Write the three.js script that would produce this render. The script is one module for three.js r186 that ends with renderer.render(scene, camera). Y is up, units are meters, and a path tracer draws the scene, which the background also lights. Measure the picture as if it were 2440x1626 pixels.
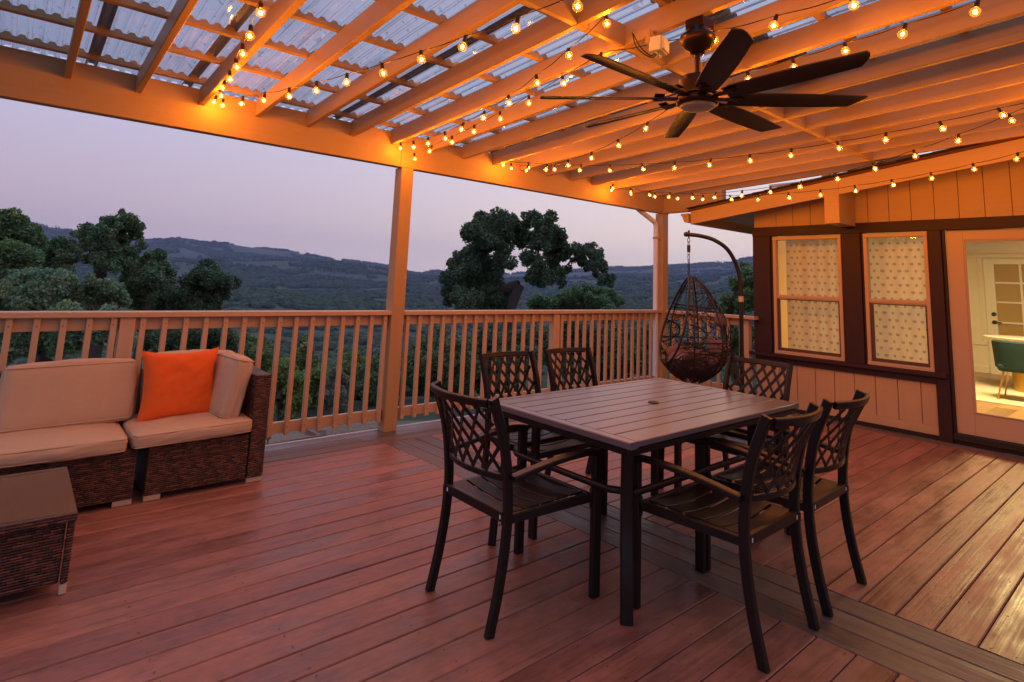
import * as THREE from 'three';
import { mergeGeometries } from 'three/addons/utils/BufferGeometryUtils.js';
import { RoundedBoxGeometry } from 'three/addons/geometries/RoundedBoxGeometry.js';
import { RectAreaLightUniformsLib } from 'three/addons/lights/RectAreaLightUniformsLib.js';

const FOGDENS = 0.00012, ROOMLIGHT = 95, BULBCD = 0.18, SKYGAIN = 1.32;   // haze per metre, room lamp, candela of one bulb, sky level

// ---------- camera, sky, sun, exposure ----------
RectAreaLightUniformsLib.init();
const scene = new THREE.Scene();
const camera = new THREE.PerspectiveCamera(2 * Math.atan(813 / 1374.572) * 180 / Math.PI, 2440 / 1626, 0.05, 12000);
{
  const yaw = 0.859469532, pitch = 0.140154092, roll = 0.0392427456;
  const f = new THREE.Vector3(Math.cos(yaw) * Math.cos(pitch), Math.sin(pitch), -Math.sin(yaw) * Math.cos(pitch));
  const r0 = new THREE.Vector3(Math.sin(yaw), 0, Math.cos(yaw)), u0 = new THREE.Vector3().crossVectors(r0, f);
  const r = r0.clone().multiplyScalar(Math.cos(roll)).addScaledVector(u0, Math.sin(roll));
  const u = u0.clone().multiplyScalar(Math.cos(roll)).addScaledVector(r0, -Math.sin(roll));
  camera.position.set(0, 1.36, 0);
  camera.quaternion.setFromRotationMatrix(new THREE.Matrix4().makeBasis(r, u, f.clone().negate()));
  camera.setViewOffset(2440, 1626, -27.06, 335.07, 2440, 1626);        // shift lens
  camera.updateProjectionMatrix();
}
const renderer = new THREE.WebGLRenderer({ antialias: true });
renderer.toneMapping = THREE.LinearToneMapping;
renderer.toneMappingExposure = 1.0;
renderer.shadowMap.enabled = true;
renderer.shadowMap.type = THREE.PCFSoftShadowMap;

const SUN_AZ = 27 * Math.PI / 180;                                      // from +x towards -z
{
  const W = 1024, H = 512, d = new Float32Array(W * H * 4);
  const mix = (a, b, t) => a + (b - a) * t, sm = (a, b, x) => { const t = Math.min(1, Math.max(0, (x - a) / (b - a))); return t * t * (3 - 2 * t); };
  for (let j = 0; j < H; j++) {
    const el = ((j + 0.5) / H - 0.5) * 180, e = Math.max(0, el);
    for (let i = 0; i < W; i++) {
      const ph = ((i + 0.5) / W - 0.5) * 2 * Math.PI;                    // atan2(z, x)
      let da = Math.abs(ph + SUN_AZ); if (da > Math.PI) da = 2 * Math.PI - da; da *= 180 / Math.PI;
      const t1 = sm(2, 20, e), t2 = sm(20, 80, e);
      const low = [0.45, 0.345, 0.425], midc = [0.405, 0.415, 0.62], zen = [0.33, 0.42, 0.64];
      const g1 = Math.exp(-((da / 30) ** 2)) * Math.exp(-e / 11), g2 = Math.exp(-((da / 48) ** 2)) * Math.exp(-e / 38);
      const c = [0, 1, 2].map(k => mix(mix(low[k], midc[k], t1), zen[k], t2) + [0.20, 0.13, 0.0][k] * g1 + [0.26, 0.24, 0.17][k] * g2).map(v => v * SKYGAIN);
      d.set([...c, 1], (j * W + i) * 4);
    }
  }
  const sky = new THREE.DataTexture(d, W, H, THREE.RGBAFormat, THREE.FloatType);
  sky.mapping = THREE.EquirectangularReflectionMapping; sky.magFilter = THREE.LinearFilter; sky.minFilter = THREE.LinearFilter; sky.needsUpdate = true;
  scene.background = sky; scene.environment = sky;
}
const sun = new THREE.DirectionalLight(0xffd2a8, 0.12);
sun.position.set(Math.cos(SUN_AZ) * 60, 60 * Math.tan(5 * Math.PI / 180), -Math.sin(SUN_AZ) * 60);
sun.castShadow = true; sun.shadow.radius = 30; sun.shadow.mapSize.set(2048, 2048);
Object.assign(sun.shadow.camera, { left: -30, right: 30, top: 30, bottom: -30, near: 1, far: 160 });
scene.add(sun, sun.target);
scene.fog = new THREE.FogExp2(0xbcc8f2, FOGDENS);

// ---------- helpers ----------
let seed = 20240517;
const rnd = () => { seed = (seed + 0x6D2B79F5) | 0; let t = Math.imul(seed ^ (seed >>> 15), 1 | seed); t = (t + Math.imul(t ^ (t >>> 7), 61 | t)) ^ t; return ((t ^ (t >>> 14)) >>> 0) / 4294967296; };
const rr = (a, b) => a + (b - a) * rnd();
const V = (x, y, z) => new THREE.Vector3(x, y, z);
const lin = (r, g, b) => new THREE.Color().setRGB(r, g, b);
const names = new Map();
const numbered = n => { const k = names.get(n) || 0; names.set(n, k + 1); return k ? `${n}_${String(k).padStart(3, '0')}` : n; };
function mesh(name, geo, mat, parent, pos, rot) {
  const m = new THREE.Mesh(geo, mat); m.name = parent === scene ? numbered(name) : name;
  m.castShadow = m.receiveShadow = true;
  if (pos) m.position.set(...pos);
  if (rot) m.rotation.set(...rot);
  parent.add(m); return m;
}
function thing(name, label, category, pos = [0, 0, 0], turn = 0, group) {
  const o = new THREE.Group(); o.name = numbered(name); o.position.set(...pos); o.rotation.y = turn;
  o.userData = { label, category }; if (group) o.userData.group = group;
  scene.add(o); return o;
}
function tag(o, label, category, group) { o.userData.label = label; o.userData.category = category; if (group) o.userData.group = group; return o; }
function structure(o) { o.userData.kind = 'structure'; return o; }
function stuff(o) { o.userData.kind = 'stuff'; return o; }

// an eight-sided bar: length along `axis`, uv in metres, edges chamfered
function bar(axis, L, W, H, c = 0.003, ou = 0, ov = 0) {
  const a = W / 2, b = H / 2; c = Math.min(c, a * 0.8, b * 0.8);
  const prof = [[a - c, -b], [a, -b + c], [a, b - c], [a - c, b], [-a + c, b], [-a, b - c], [-a, -b + c], [-a + c, -b]];
  const P = [], U = [], h = L / 2;
  const put = axis === 'x' ? (l, w, y) => [l, y, w] : axis === 'z' ? (l, w, y) => [w, y, -l] : (l, w, y) => [w, l, y];
  const flip = axis === 'x' ? -1 : axis === 'z' ? -1 : -1;
  let per = 0;
  const quad = (q, uv) => { const o = [0, 1, 2, 0, 2, 3]; for (const k of o) { P.push(...q[k]); U.push(...uv[k]); } };
  for (let i = 0; i < 8; i++) {
    const p = prof[i], q = prof[(i + 1) % 8], d = Math.hypot(q[0] - p[0], q[1] - p[1]);
    const A = put(-h, ...p), B = put(h, ...p), C = put(h, ...q), D = put(-h, ...q);
    quad([D, C, B, A], [[ou - h, ov + per + d], [ou + h, ov + per + d], [ou + h, ov + per], [ou - h, ov + per]]);
    per += d;
  }
  for (const s of [-1, 1]) for (let i = 1; i < 7; i++) {
    const t = [prof[0], prof[i], prof[i + 1]]; if (s > 0) t.reverse();
    for (const p of t) { P.push(...put(s * h, ...p)); U.push(ou + p[0], ov + p[1]); }
  }
  const g = new THREE.BufferGeometry();
  g.setAttribute('position', new THREE.Float32BufferAttribute(P, 3)); g.setAttribute('uv', new THREE.Float32BufferAttribute(U, 2));
  fixWinding(g); g.computeVertexNormals(); return g;
}
function fixWinding(g) {                                                // convex solids about the origin: faces look outward
  const p = g.attributes.position.array, u = g.attributes.uv && g.attributes.uv.array, a = V(), b = V(), c = V(), n = V();
  for (let i = 0; i < p.length; i += 9) {
    a.fromArray(p, i); b.fromArray(p, i + 3); c.fromArray(p, i + 6);
    n.crossVectors(b.clone().sub(a), c.clone().sub(a));
    if (n.dot(a.clone().add(b).add(c)) < 0) {
      for (let k = 0; k < 3; k++) [p[i + 3 + k], p[i + 6 + k]] = [p[i + 6 + k], p[i + 3 + k]];
      if (u) { const j = i / 3 * 2; for (let k = 0; k < 2; k++) [u[j + 2 + k], u[j + 4 + k]] = [u[j + 4 + k], u[j + 2 + k]]; }
    }
  }
}
// bar given by its corner box
function span(axis, x0, x1, y0, y1, z0, z1, c = 0.003) {
  const dx = x1 - x0, dy = y1 - y0, dz = z1 - z0;
  const g = axis === 'x' ? bar('x', dx, dz, dy, c, rnd() * 7, rnd() * 7) : axis === 'z' ? bar('z', dz, dx, dy, c, rnd() * 7, rnd() * 7) : bar('y', dy, dx, dz, c, rnd() * 7, rnd() * 7);
  return { g, p: [(x0 + x1) / 2, (y0 + y1) / 2, (z0 + z1) / 2] };
}
function spanMesh(name, axis, mat, parent, x0, x1, y0, y1, z0, z1, c) { const s = span(axis, x0, x1, y0, y1, z0, z1, c); return mesh(name, s.g, mat, parent, s.p); }
function spanGeo(axis, ...a) { const s = span(axis, ...a); return s.g.translate(...s.p); }
const merge = L => mergeGeometries(L.map(g => { const n = g.index ? g.toNonIndexed() : g; for (const k of Object.keys(n.attributes)) if (!['position', 'normal', 'uv', 'color'].includes(k)) n.deleteAttribute(k); return n; }), false);
// tube through points with a radius (number or function of t) and optional flat section
function tube(pts, r, seg = 24, sides = 8, closed = false) {
  const c = new THREE.CatmullRomCurve3(pts, closed, 'catmullrom', 0.5);
  const g = new THREE.TubeGeometry(c, seg, 1, sides, closed);
  const pos = g.attributes.position, P = V(), n = sides + 1;
  for (let i = 0; i <= seg; i++) {
    c.getPointAt(closed && i === seg ? 0 : i / seg, P); const R = typeof r === 'function' ? r(i / seg) : r;
    for (let k = 0; k < n; k++) { const j = i * n + k; pos.setXYZ(j, P.x + (pos.getX(j) - P.x) * R, P.y + (pos.getY(j) - P.y) * R, P.z + (pos.getZ(j) - P.z) * R); }
  }
  return g;
}
// rectangular section swept along points lying in a plane; `across` is the fixed width direction
function ribbon(pts, across, w, th, n = 16, c = 0.002) {
  const curve = pts.length === 2 ? new THREE.LineCurve3(...pts) : new THREE.CatmullRomCurve3(pts, false, 'catmullrom', 0.5);
  const A = across.clone().normalize(), a = w / 2, b = th / 2;
  const prof = [[a - c, -b], [a, -b + c], [a, b - c], [a - c, b], [-a + c, b], [-a, b - c], [-a, -b + c], [-a + c, -b]];
  const rings = [], P = [], U = []; let len = 0, last = null;
  for (let i = 0; i <= n; i++) {
    const t = i / n, p = curve.getPointAt(t), T = curve.getTangentAt(t), N = V().crossVectors(T, A).normalize(), B = V().crossVectors(N, T).normalize();
    if (last) len += p.distanceTo(last); last = p;
    rings.push({ l: len, q: prof.map(([u, v]) => p.clone().addScaledVector(B, u).addScaledVector(N, v)) });
  }
  const tri = (...v) => v.forEach(([p, u]) => { P.push(p.x, p.y, p.z); U.push(...u); });
  for (let i = 0; i < n; i++) { let per = 0; for (let k = 0; k < 8; k++) {
    const k2 = (k + 1) % 8, R = rings[i], S = rings[i + 1], d = R.q[k].distanceTo(R.q[k2]);
    tri([R.q[k], [R.l, per]], [S.q[k], [S.l, per]], [S.q[k2], [S.l, per + d]]); tri([R.q[k], [R.l, per]], [S.q[k2], [S.l, per + d]], [R.q[k2], [R.l, per + d]]); per += d; } }
  for (const [R, f] of [[rings[0], 0], [rings[n], 1]]) for (let i = 1; i < 7; i++) { const t = [R.q[0], R.q[i], R.q[i + 1]]; if (!f) t.reverse(); tri(...t.map(p => [p, [p.x, p.y]])); }
  const g = new THREE.BufferGeometry(); g.setAttribute('position', new THREE.Float32BufferAttribute(P, 3)); g.setAttribute('uv', new THREE.Float32BufferAttribute(U, 2)); g.computeVertexNormals(); return g;
}
// prism from a polygon [[a, b]...] lying in (z, y), extruded along x
function prismX(poly, x0, x1) {
  const s = new THREE.Shape(poly.map(([z, y]) => new THREE.Vector2(z, y)));
  const g = new THREE.ExtrudeGeometry(s, { depth: x1 - x0, bevelEnabled: false });
  g.rotateY(Math.PI / 2);                                                // shape x -> -z, depth -> x
  const p = g.attributes.position; for (let i = 0; i < p.count; i++) p.setZ(i, -p.getZ(i));
  const a = p.array, uv = g.attributes.uv.array;
  for (let i = 0; i < a.length; i += 9) { for (let k = 0; k < 3; k++) [a[i + 3 + k], a[i + 6 + k]] = [a[i + 6 + k], a[i + 3 + k]]; const j = i / 3 * 2; for (let k = 0; k < 2; k++) [uv[j + 2 + k], uv[j + 4 + k]] = [uv[j + 4 + k], uv[j + 2 + k]]; }
  g.translate(x0, 0, 0); g.computeVertexNormals(); return g;
}

// ---------- noise and textures ----------
const hash = (x, y, s) => { let h = Math.imul(x, 374761393) ^ Math.imul(y, 668265263) ^ Math.imul(s, 2147483647 - 977); h = Math.imul(h ^ (h >>> 13), 1274126177); return ((h ^ (h >>> 16)) >>> 0) / 4294967296; };
function vnoise(x, y, px, py, s) {                                      // value noise, periodic with px, py cells
  const xi = Math.floor(x), yi = Math.floor(y), f = x - xi, g = y - yi, u = f * f * (3 - 2 * f), v = g * g * (3 - 2 * g);
  const m = (a, p) => ((a % p) + p) % p, h = (a, b) => hash(m(a, px), m(b, py), s);
  return (h(xi, yi) * (1 - u) + h(xi + 1, yi) * u) * (1 - v) + (h(xi, yi + 1) * (1 - u) + h(xi + 1, yi + 1) * u) * v;
}
const fbm = (u, v, fx, fy, s, o = 4) => { let a = 0, w = 0.5, t = 0; for (let k = 0; k < o; k++) { a += w * vnoise(u * fx, v * fy, fx, fy, s + k); t += w; w *= 0.55; fx *= 2; fy *= 2; } return a / t; };
function tex(W, H, fn, srgb, rx, ry) {                                   // fn(u, v) -> [r, g, b] or number, 0..1
  const d = new Uint8Array(W * H * 4);
  for (let j = 0; j < H; j++) for (let i = 0; i < W; i++) {
    let c = fn((i + 0.5) / W, (j + 0.5) / H); if (typeof c === 'number') c = [c, c, c];
    for (let k = 0; k < 3; k++) d[(j * W + i) * 4 + k] = Math.max(0, Math.min(255, 255 * (srgb ? Math.pow(Math.max(0, c[k]), 1 / 2.2) : c[k])));
    d[(j * W + i) * 4 + 3] = 255;
  }
  const t = new THREE.DataTexture(d, W, H); t.wrapS = t.wrapT = THREE.RepeatWrapping; t.magFilter = THREE.LinearFilter; t.minFilter = THREE.LinearMipmapLinearFilter; t.generateMipmaps = true;
  if (srgb) t.colorSpace = THREE.SRGBColorSpace; t.repeat.set(1 / rx, 1 / ry); t.needsUpdate = true; return t;
}
const M = {};
const std = o => new THREE.MeshStandardMaterial(o), phy = o => new THREE.MeshPhysicalMaterial(o);
{
  // stained decking: long grain, darker blotches, scuffs worn to bare wood
  const grain = (u, v) => 0.62 * fbm(u, v, 3, 90, 11, 3) + 0.38 * fbm(u, v, 12, 220, 21, 2);
  const wear = (u, v) => fbm(u, v, 6, 9, 31, 5), fine = (u, v) => fbm(u, v, 60, 60, 41, 3);
  const deckC = tex(1024, 1024, (u, v) => {
    const g = grain(u, v), w = wear(u, v), f = fine(u, v), scuff = Math.max(0, fbm(u, v, 9, 30, 51, 4) - 0.62) * 2.2;
    const k = 0.70 + 0.42 * (g - 0.5) + 0.72 * (w - 0.5) + 0.25 * (f - 0.5), dark = Math.max(0, fbm(u, v, 14, 22, 61, 4) - 0.60) * 1.6;
    return [k + scuff * 0.20 - dark * 0.5, k + scuff * 0.24 - dark * 0.45, k + scuff * 0.26 - dark * 0.4];
  }, true, 2.2, 1.1);
  const deckR = tex(512, 512, (u, v) => 0.44 + 0.5 * (wear(u, v) - 0.5) + 0.35 * (grain(u, v) - 0.5), false, 2.2, 1.1);
  const deckB = tex(512, 512, (u, v) => 0.6 * grain(u, v) + 0.4 * fine(u, v), false, 2.2, 1.1);
  M.deck = [[0.40, 0.168, 0.112], [0.35, 0.146, 0.100], [0.44, 0.188, 0.124], [0.38, 0.172, 0.116]].map(c => std({ color: lin(...c), map: deckC, roughnessMap: deckR, roughness: 1, bumpMap: deckB, bumpScale: 0.0012 }));
  M.border = [[0.215, 0.138, 0.110], [0.190, 0.128, 0.105], [0.235, 0.152, 0.120]].map(c => std({ color: lin(...c), map: deckC, roughnessMap: deckR, roughness: 1.15, bumpMap: deckB, bumpScale: 0.0016 }));
  M.deckDark = std({ color: lin(0.03, 0.02, 0.015), roughness: 0.9 });
  // house paint on timber: brush marks, knots and smudges
  const paint = tex(512, 512, (u, v) => { const k = 0.955 + 0.07 * (fbm(u, v, 3, 40, 71, 3) - 0.5) + 0.09 * (fbm(u, v, 4, 4, 81, 4) - 0.5) - 0.30 * Math.max(0, fbm(u, v, 20, 12, 91, 3) - 0.70); return [k, k * 0.995, k * 0.985]; }, true, 1.6, 0.8);
  const paintB = tex(512, 512, (u, v) => 0.7 * fbm(u, v, 4, 70, 72, 3) + 0.3 * fbm(u, v, 40, 40, 73, 2), false, 1.6, 0.8);
  M.paint = std({ color: lin(0.50, 0.315, 0.145), map: paint, roughness: 0.5, bumpMap: paintB, bumpScale: 0.0012 });  // same paint as the railing, darkened in colour to offset the bulb light
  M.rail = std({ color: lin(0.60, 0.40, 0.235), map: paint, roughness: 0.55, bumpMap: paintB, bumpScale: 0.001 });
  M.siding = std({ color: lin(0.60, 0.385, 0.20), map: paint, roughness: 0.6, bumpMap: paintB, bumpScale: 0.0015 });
  M.trim = std({ color: lin(0.034, 0.0062, 0.0045), map: paint, roughness: 0.6, bumpMap: paintB, bumpScale: 0.001 });
  M.vinyl = std({ color: lin(0.60, 0.40, 0.225), roughness: 0.4 });
  M.bronze = std({ color: lin(0.10, 0.055, 0.035), roughness: 0.5 });
  M.white = std({ color: lin(0.76, 0.76, 0.76), roughness: 0.45 });
  M.knot = std({ color: lin(0.12, 0.05, 0.02), roughness: 0.8 });
  M.metal = phy({ color: lin(0.013, 0.0078, 0.0062), roughness: 0.40, specularIntensity: 0.7 });
  M.tabletop = std({ color: lin(0.150, 0.125, 0.128), roughness: 0.30 });
  M.fanBlade = std({ color: lin(0.018, 0.012, 0.010), roughness: 0.42 });
  M.fanMetal = phy({ color: lin(0.055, 0.028, 0.016), roughness: 0.3, metalness: 0.7 });
  M.lens = phy({ color: lin(0.75, 0.70, 0.60), roughness: 0.55, transmission: 0.25 });
  M.black = std({ color: lin(0.015, 0.012, 0.012), roughness: 0.5 });
  M.chrome = std({ color: lin(0.6, 0.6, 0.6), roughness: 0.3, metalness: 0.9 });
  M.screw = std({ color: lin(0.09, 0.06, 0.05), roughness: 0.6, metalness: 0.3 });
  // wicker: flat strands in staggered rows
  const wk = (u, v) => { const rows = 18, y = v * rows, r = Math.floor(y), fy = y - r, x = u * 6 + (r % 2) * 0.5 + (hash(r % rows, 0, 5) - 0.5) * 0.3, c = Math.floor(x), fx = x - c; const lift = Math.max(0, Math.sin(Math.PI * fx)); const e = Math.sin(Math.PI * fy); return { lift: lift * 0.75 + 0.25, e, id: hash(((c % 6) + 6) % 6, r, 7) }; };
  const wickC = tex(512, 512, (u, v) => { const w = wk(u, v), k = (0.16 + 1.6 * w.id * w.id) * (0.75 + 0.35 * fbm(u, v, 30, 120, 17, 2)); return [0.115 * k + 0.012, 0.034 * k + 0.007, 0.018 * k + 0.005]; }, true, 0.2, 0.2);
  const wickB = tex(512, 512, (u, v) => { const w = wk(u, v); return Math.pow(w.e, 0.6) * w.lift; }, false, 0.2, 0.2);
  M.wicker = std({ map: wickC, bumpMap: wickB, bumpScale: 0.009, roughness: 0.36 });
  // woven upholstery
  const weave = tex(256, 256, (u, v) => { const a = Math.sin(u * Math.PI * 2 * 40) * Math.sin(v * Math.PI * 2 * 40); return 0.94 + 0.04 * a + 0.06 * (fbm(u, v, 6, 6, 101, 4) - 0.5); }, true, 0.12, 0.12);
  const weaveB = tex(256, 256, (u, v) => 0.5 + 0.3 * Math.sin(u * Math.PI * 80) * Math.sin(v * Math.PI * 80) + 0.2 * (fbm(u, v, 12, 12, 102, 3) - 0.5), false, 0.12, 0.12);
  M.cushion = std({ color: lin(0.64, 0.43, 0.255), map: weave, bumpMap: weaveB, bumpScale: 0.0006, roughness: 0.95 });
  M.orange = std({ color: lin(0.90, 0.145, 0.012), map: weave, bumpMap: weaveB, bumpScale: 0.0005, roughness: 0.9 });
  M.eggCushion = std({ color: lin(0.25, 0.125, 0.105), map: weave, roughness: 0.9 });
  M.eggWicker = std({ color: lin(0.014, 0.009, 0.0075), roughness: 0.42 });
  M.foot = std({ color: lin(0.62, 0.46, 0.29), roughness: 0.5 });
  M.glassTop = phy({ color: lin(0.66, 0.62, 0.58), transmission: 0.96, thickness: 0, roughness: 0.02, ior: 1.75 });
  M.pane = phy({ color: lin(0.95, 0.97, 0.95), transmission: 1, thickness: 0, roughness: 0.01, ior: 1.52 });
  const dirtRibShade = tex(2048, 512, (u, v) => {                                 // 32 ribs wide: dirt specks and streaks, with rib-edge shading painted as dark lines
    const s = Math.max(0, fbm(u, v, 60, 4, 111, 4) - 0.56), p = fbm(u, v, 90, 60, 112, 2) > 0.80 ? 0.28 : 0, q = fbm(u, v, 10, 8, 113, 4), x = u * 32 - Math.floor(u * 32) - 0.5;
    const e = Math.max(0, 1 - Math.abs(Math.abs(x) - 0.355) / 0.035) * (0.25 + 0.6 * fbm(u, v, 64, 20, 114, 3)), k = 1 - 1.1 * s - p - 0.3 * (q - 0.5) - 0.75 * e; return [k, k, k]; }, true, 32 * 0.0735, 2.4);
  M.panel = phy({ color: lin(0.60, 0.68, 0.74), map: dirtRibShade, transmission: 0.93, thickness: 0, roughness: 0.07, ior: 1.6, side: THREE.DoubleSide });
  M.lap = phy({ color: lin(0.17, 0.17, 0.145), map: dirtRibShade, transmission: 0.55, thickness: 0, roughness: 0.3, ior: 1.45, side: THREE.DoubleSide });
  M.globe = phy({ color: lin(1.0, 0.96, 0.7), transmission: 0.988, thickness: 0, roughness: 0.03, ior: 1.45 });
  M.filament = std({ color: lin(0.1, 0.1, 0.1), emissive: lin(1, 0.70, 0.24), emissiveIntensity: 22 });
  M.wire = std({ color: lin(0.022, 0.010, 0.007), roughness: 0.5 });
  const shing = tex(512, 256, (u, v) => { const k = 0.6 + 0.7 * (fbm(u, v, 60, 30, 121, 3) - 0.5) + 0.5 * (fbm(u, v, 8, 4, 122, 3) - 0.5); return [0.05 * k, 0.030 * k, 0.026 * k]; }, true, 1.2, 0.6);
  M.shingle = std({ map: shing, roughness: 0.95 });
  M.flash = std({ color: lin(0.085, 0.016, 0.010), roughness: 0.5 });
  M.soffit = std({ color: lin(0.50, 0.47, 0.43), map: paint, roughness: 0.7 });
}

// ---------- deck ----------
const stripL = z => 2.455 + 0.040 * (z + 4.48), stripR = z => 2.885 + 0.041 * (z + 4.48);
const DECK_END = 2.2;
{
  const deck = new THREE.Group(); deck.name = 'deck'; structure(deck); scene.add(deck);
  const T = 0.035, nails = [];
  const board = (name, mats, axis, L, W, x, z, turn = 0) => { const lift = rr(-0.0012, 0.0012); const m = mesh(name, bar(axis, L, W, T, 0.004, rnd() * 9, Math.floor(rnd() * 40) * 0.31), mats[Math.floor(rnd() * mats.length)], deck, [x, -T / 2 + lift, z], [0, turn, 0]); return m; };
  const nailAt = (x, z) => nails.push(new THREE.CircleGeometry(rr(0.0028, 0.0042), 6).rotateX(-Math.PI / 2).translate(x, 0.0022, z));
  // border courses along the railing
  for (const [z0, z1] of [[-4.885, -4.747], [-4.743, -4.608], [-4.604, -4.484]]) for (const [x0, x1] of [[-4.2, 1.02 + rr(-0.3, 0.3)], [0, 4.45 + rr(-0.3, 0.3)], [0, 6.84]]) {
    const s = x0 === 0 ? board.last + 0.003 : x0; board('border_board', M.border, 'x', x1 - s, z1 - z0, (s + x1) / 2, (z0 + z1) / 2); board.last = x1;
  }
  // strip of darker boards between the two fields
  for (let k = 0; k < 3; k++) { const L = DECK_END + 4.48, zc = (-4.48 + DECK_END) / 2, w = 0.1435; board('strip_board', M.border, 'z', L, w - 0.004, stripL(zc) + w * (k + 0.5), zc, Math.atan(0.0405)); }
  // fields on either side of it
  let z0 = -4.480;
  for (let k = 0; z0 < DECK_END; k++) {
    const z1 = k === 0 ? -4.378 : z0 + 0.1425, zc = (z0 + z1) / 2, w = z1 - z0 - rr(0.003, 0.006);
    const xl = stripL(zc) - 0.003, xr = stripR(zc) + 0.003;
    board('deck_board', M.deck, 'x', xl + 4.2, w, (xl - 4.2) / 2, zc);
    board('deck_board', M.deck, 'x', 6.700 - xr, w, (6.700 + xr) / 2, zc);
    for (let x = xl - 0.03; x > -0.6; x -= x > xl - 0.1 ? 0.36 : 0.406) for (const s of [-1, 1]) nailAt(x + rr(-0.006, 0.006), zc + s * rr(0.036, 0.046));
    for (let x = xr + 0.03; x < 6.7; x += x < xr + 0.1 ? 0.36 : 0.406) for (const s of [-1, 1]) nailAt(x + rr(-0.006, 0.006), zc + s * rr(0.036, 0.046));
    z0 = z1;
  }
  for (const [x0, x1] of [[6.704, 6.842], [6.846, 6.895]]) board('border_board', M.border, 'z', DECK_END + 4.48, x1 - x0, (x0 + x1) / 2, (DECK_END - 4.48) / 2);
  const nm = mesh('nail_heads', merge(nails), M.screw, deck); stuff(nm);
  // joists and rim below
  for (let x = -4; x < 6.9; x += 0.61) spanMesh('joist', 'z', M.deckDark, deck, x, x + 0.04, -0.26, -0.045, -4.86, DECK_END);
  spanMesh('rim_joist', 'x', M.deckDark, deck, -4.2, 6.9, -0.26, -0.040, -4.882, -4.862);
  spanMesh('edge_flashing', 'x', M.white, deck, -4.2, 6.95, -0.30, 0.006, -4.908, -4.888);
  for (const x of [-3, -0.5, 2.6, 5, 6.7]) spanMesh('deck_post', 'y', M.deckDark, deck, x, x + 0.12, -1.2, -0.262, -4.7, -4.58);
}

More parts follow.
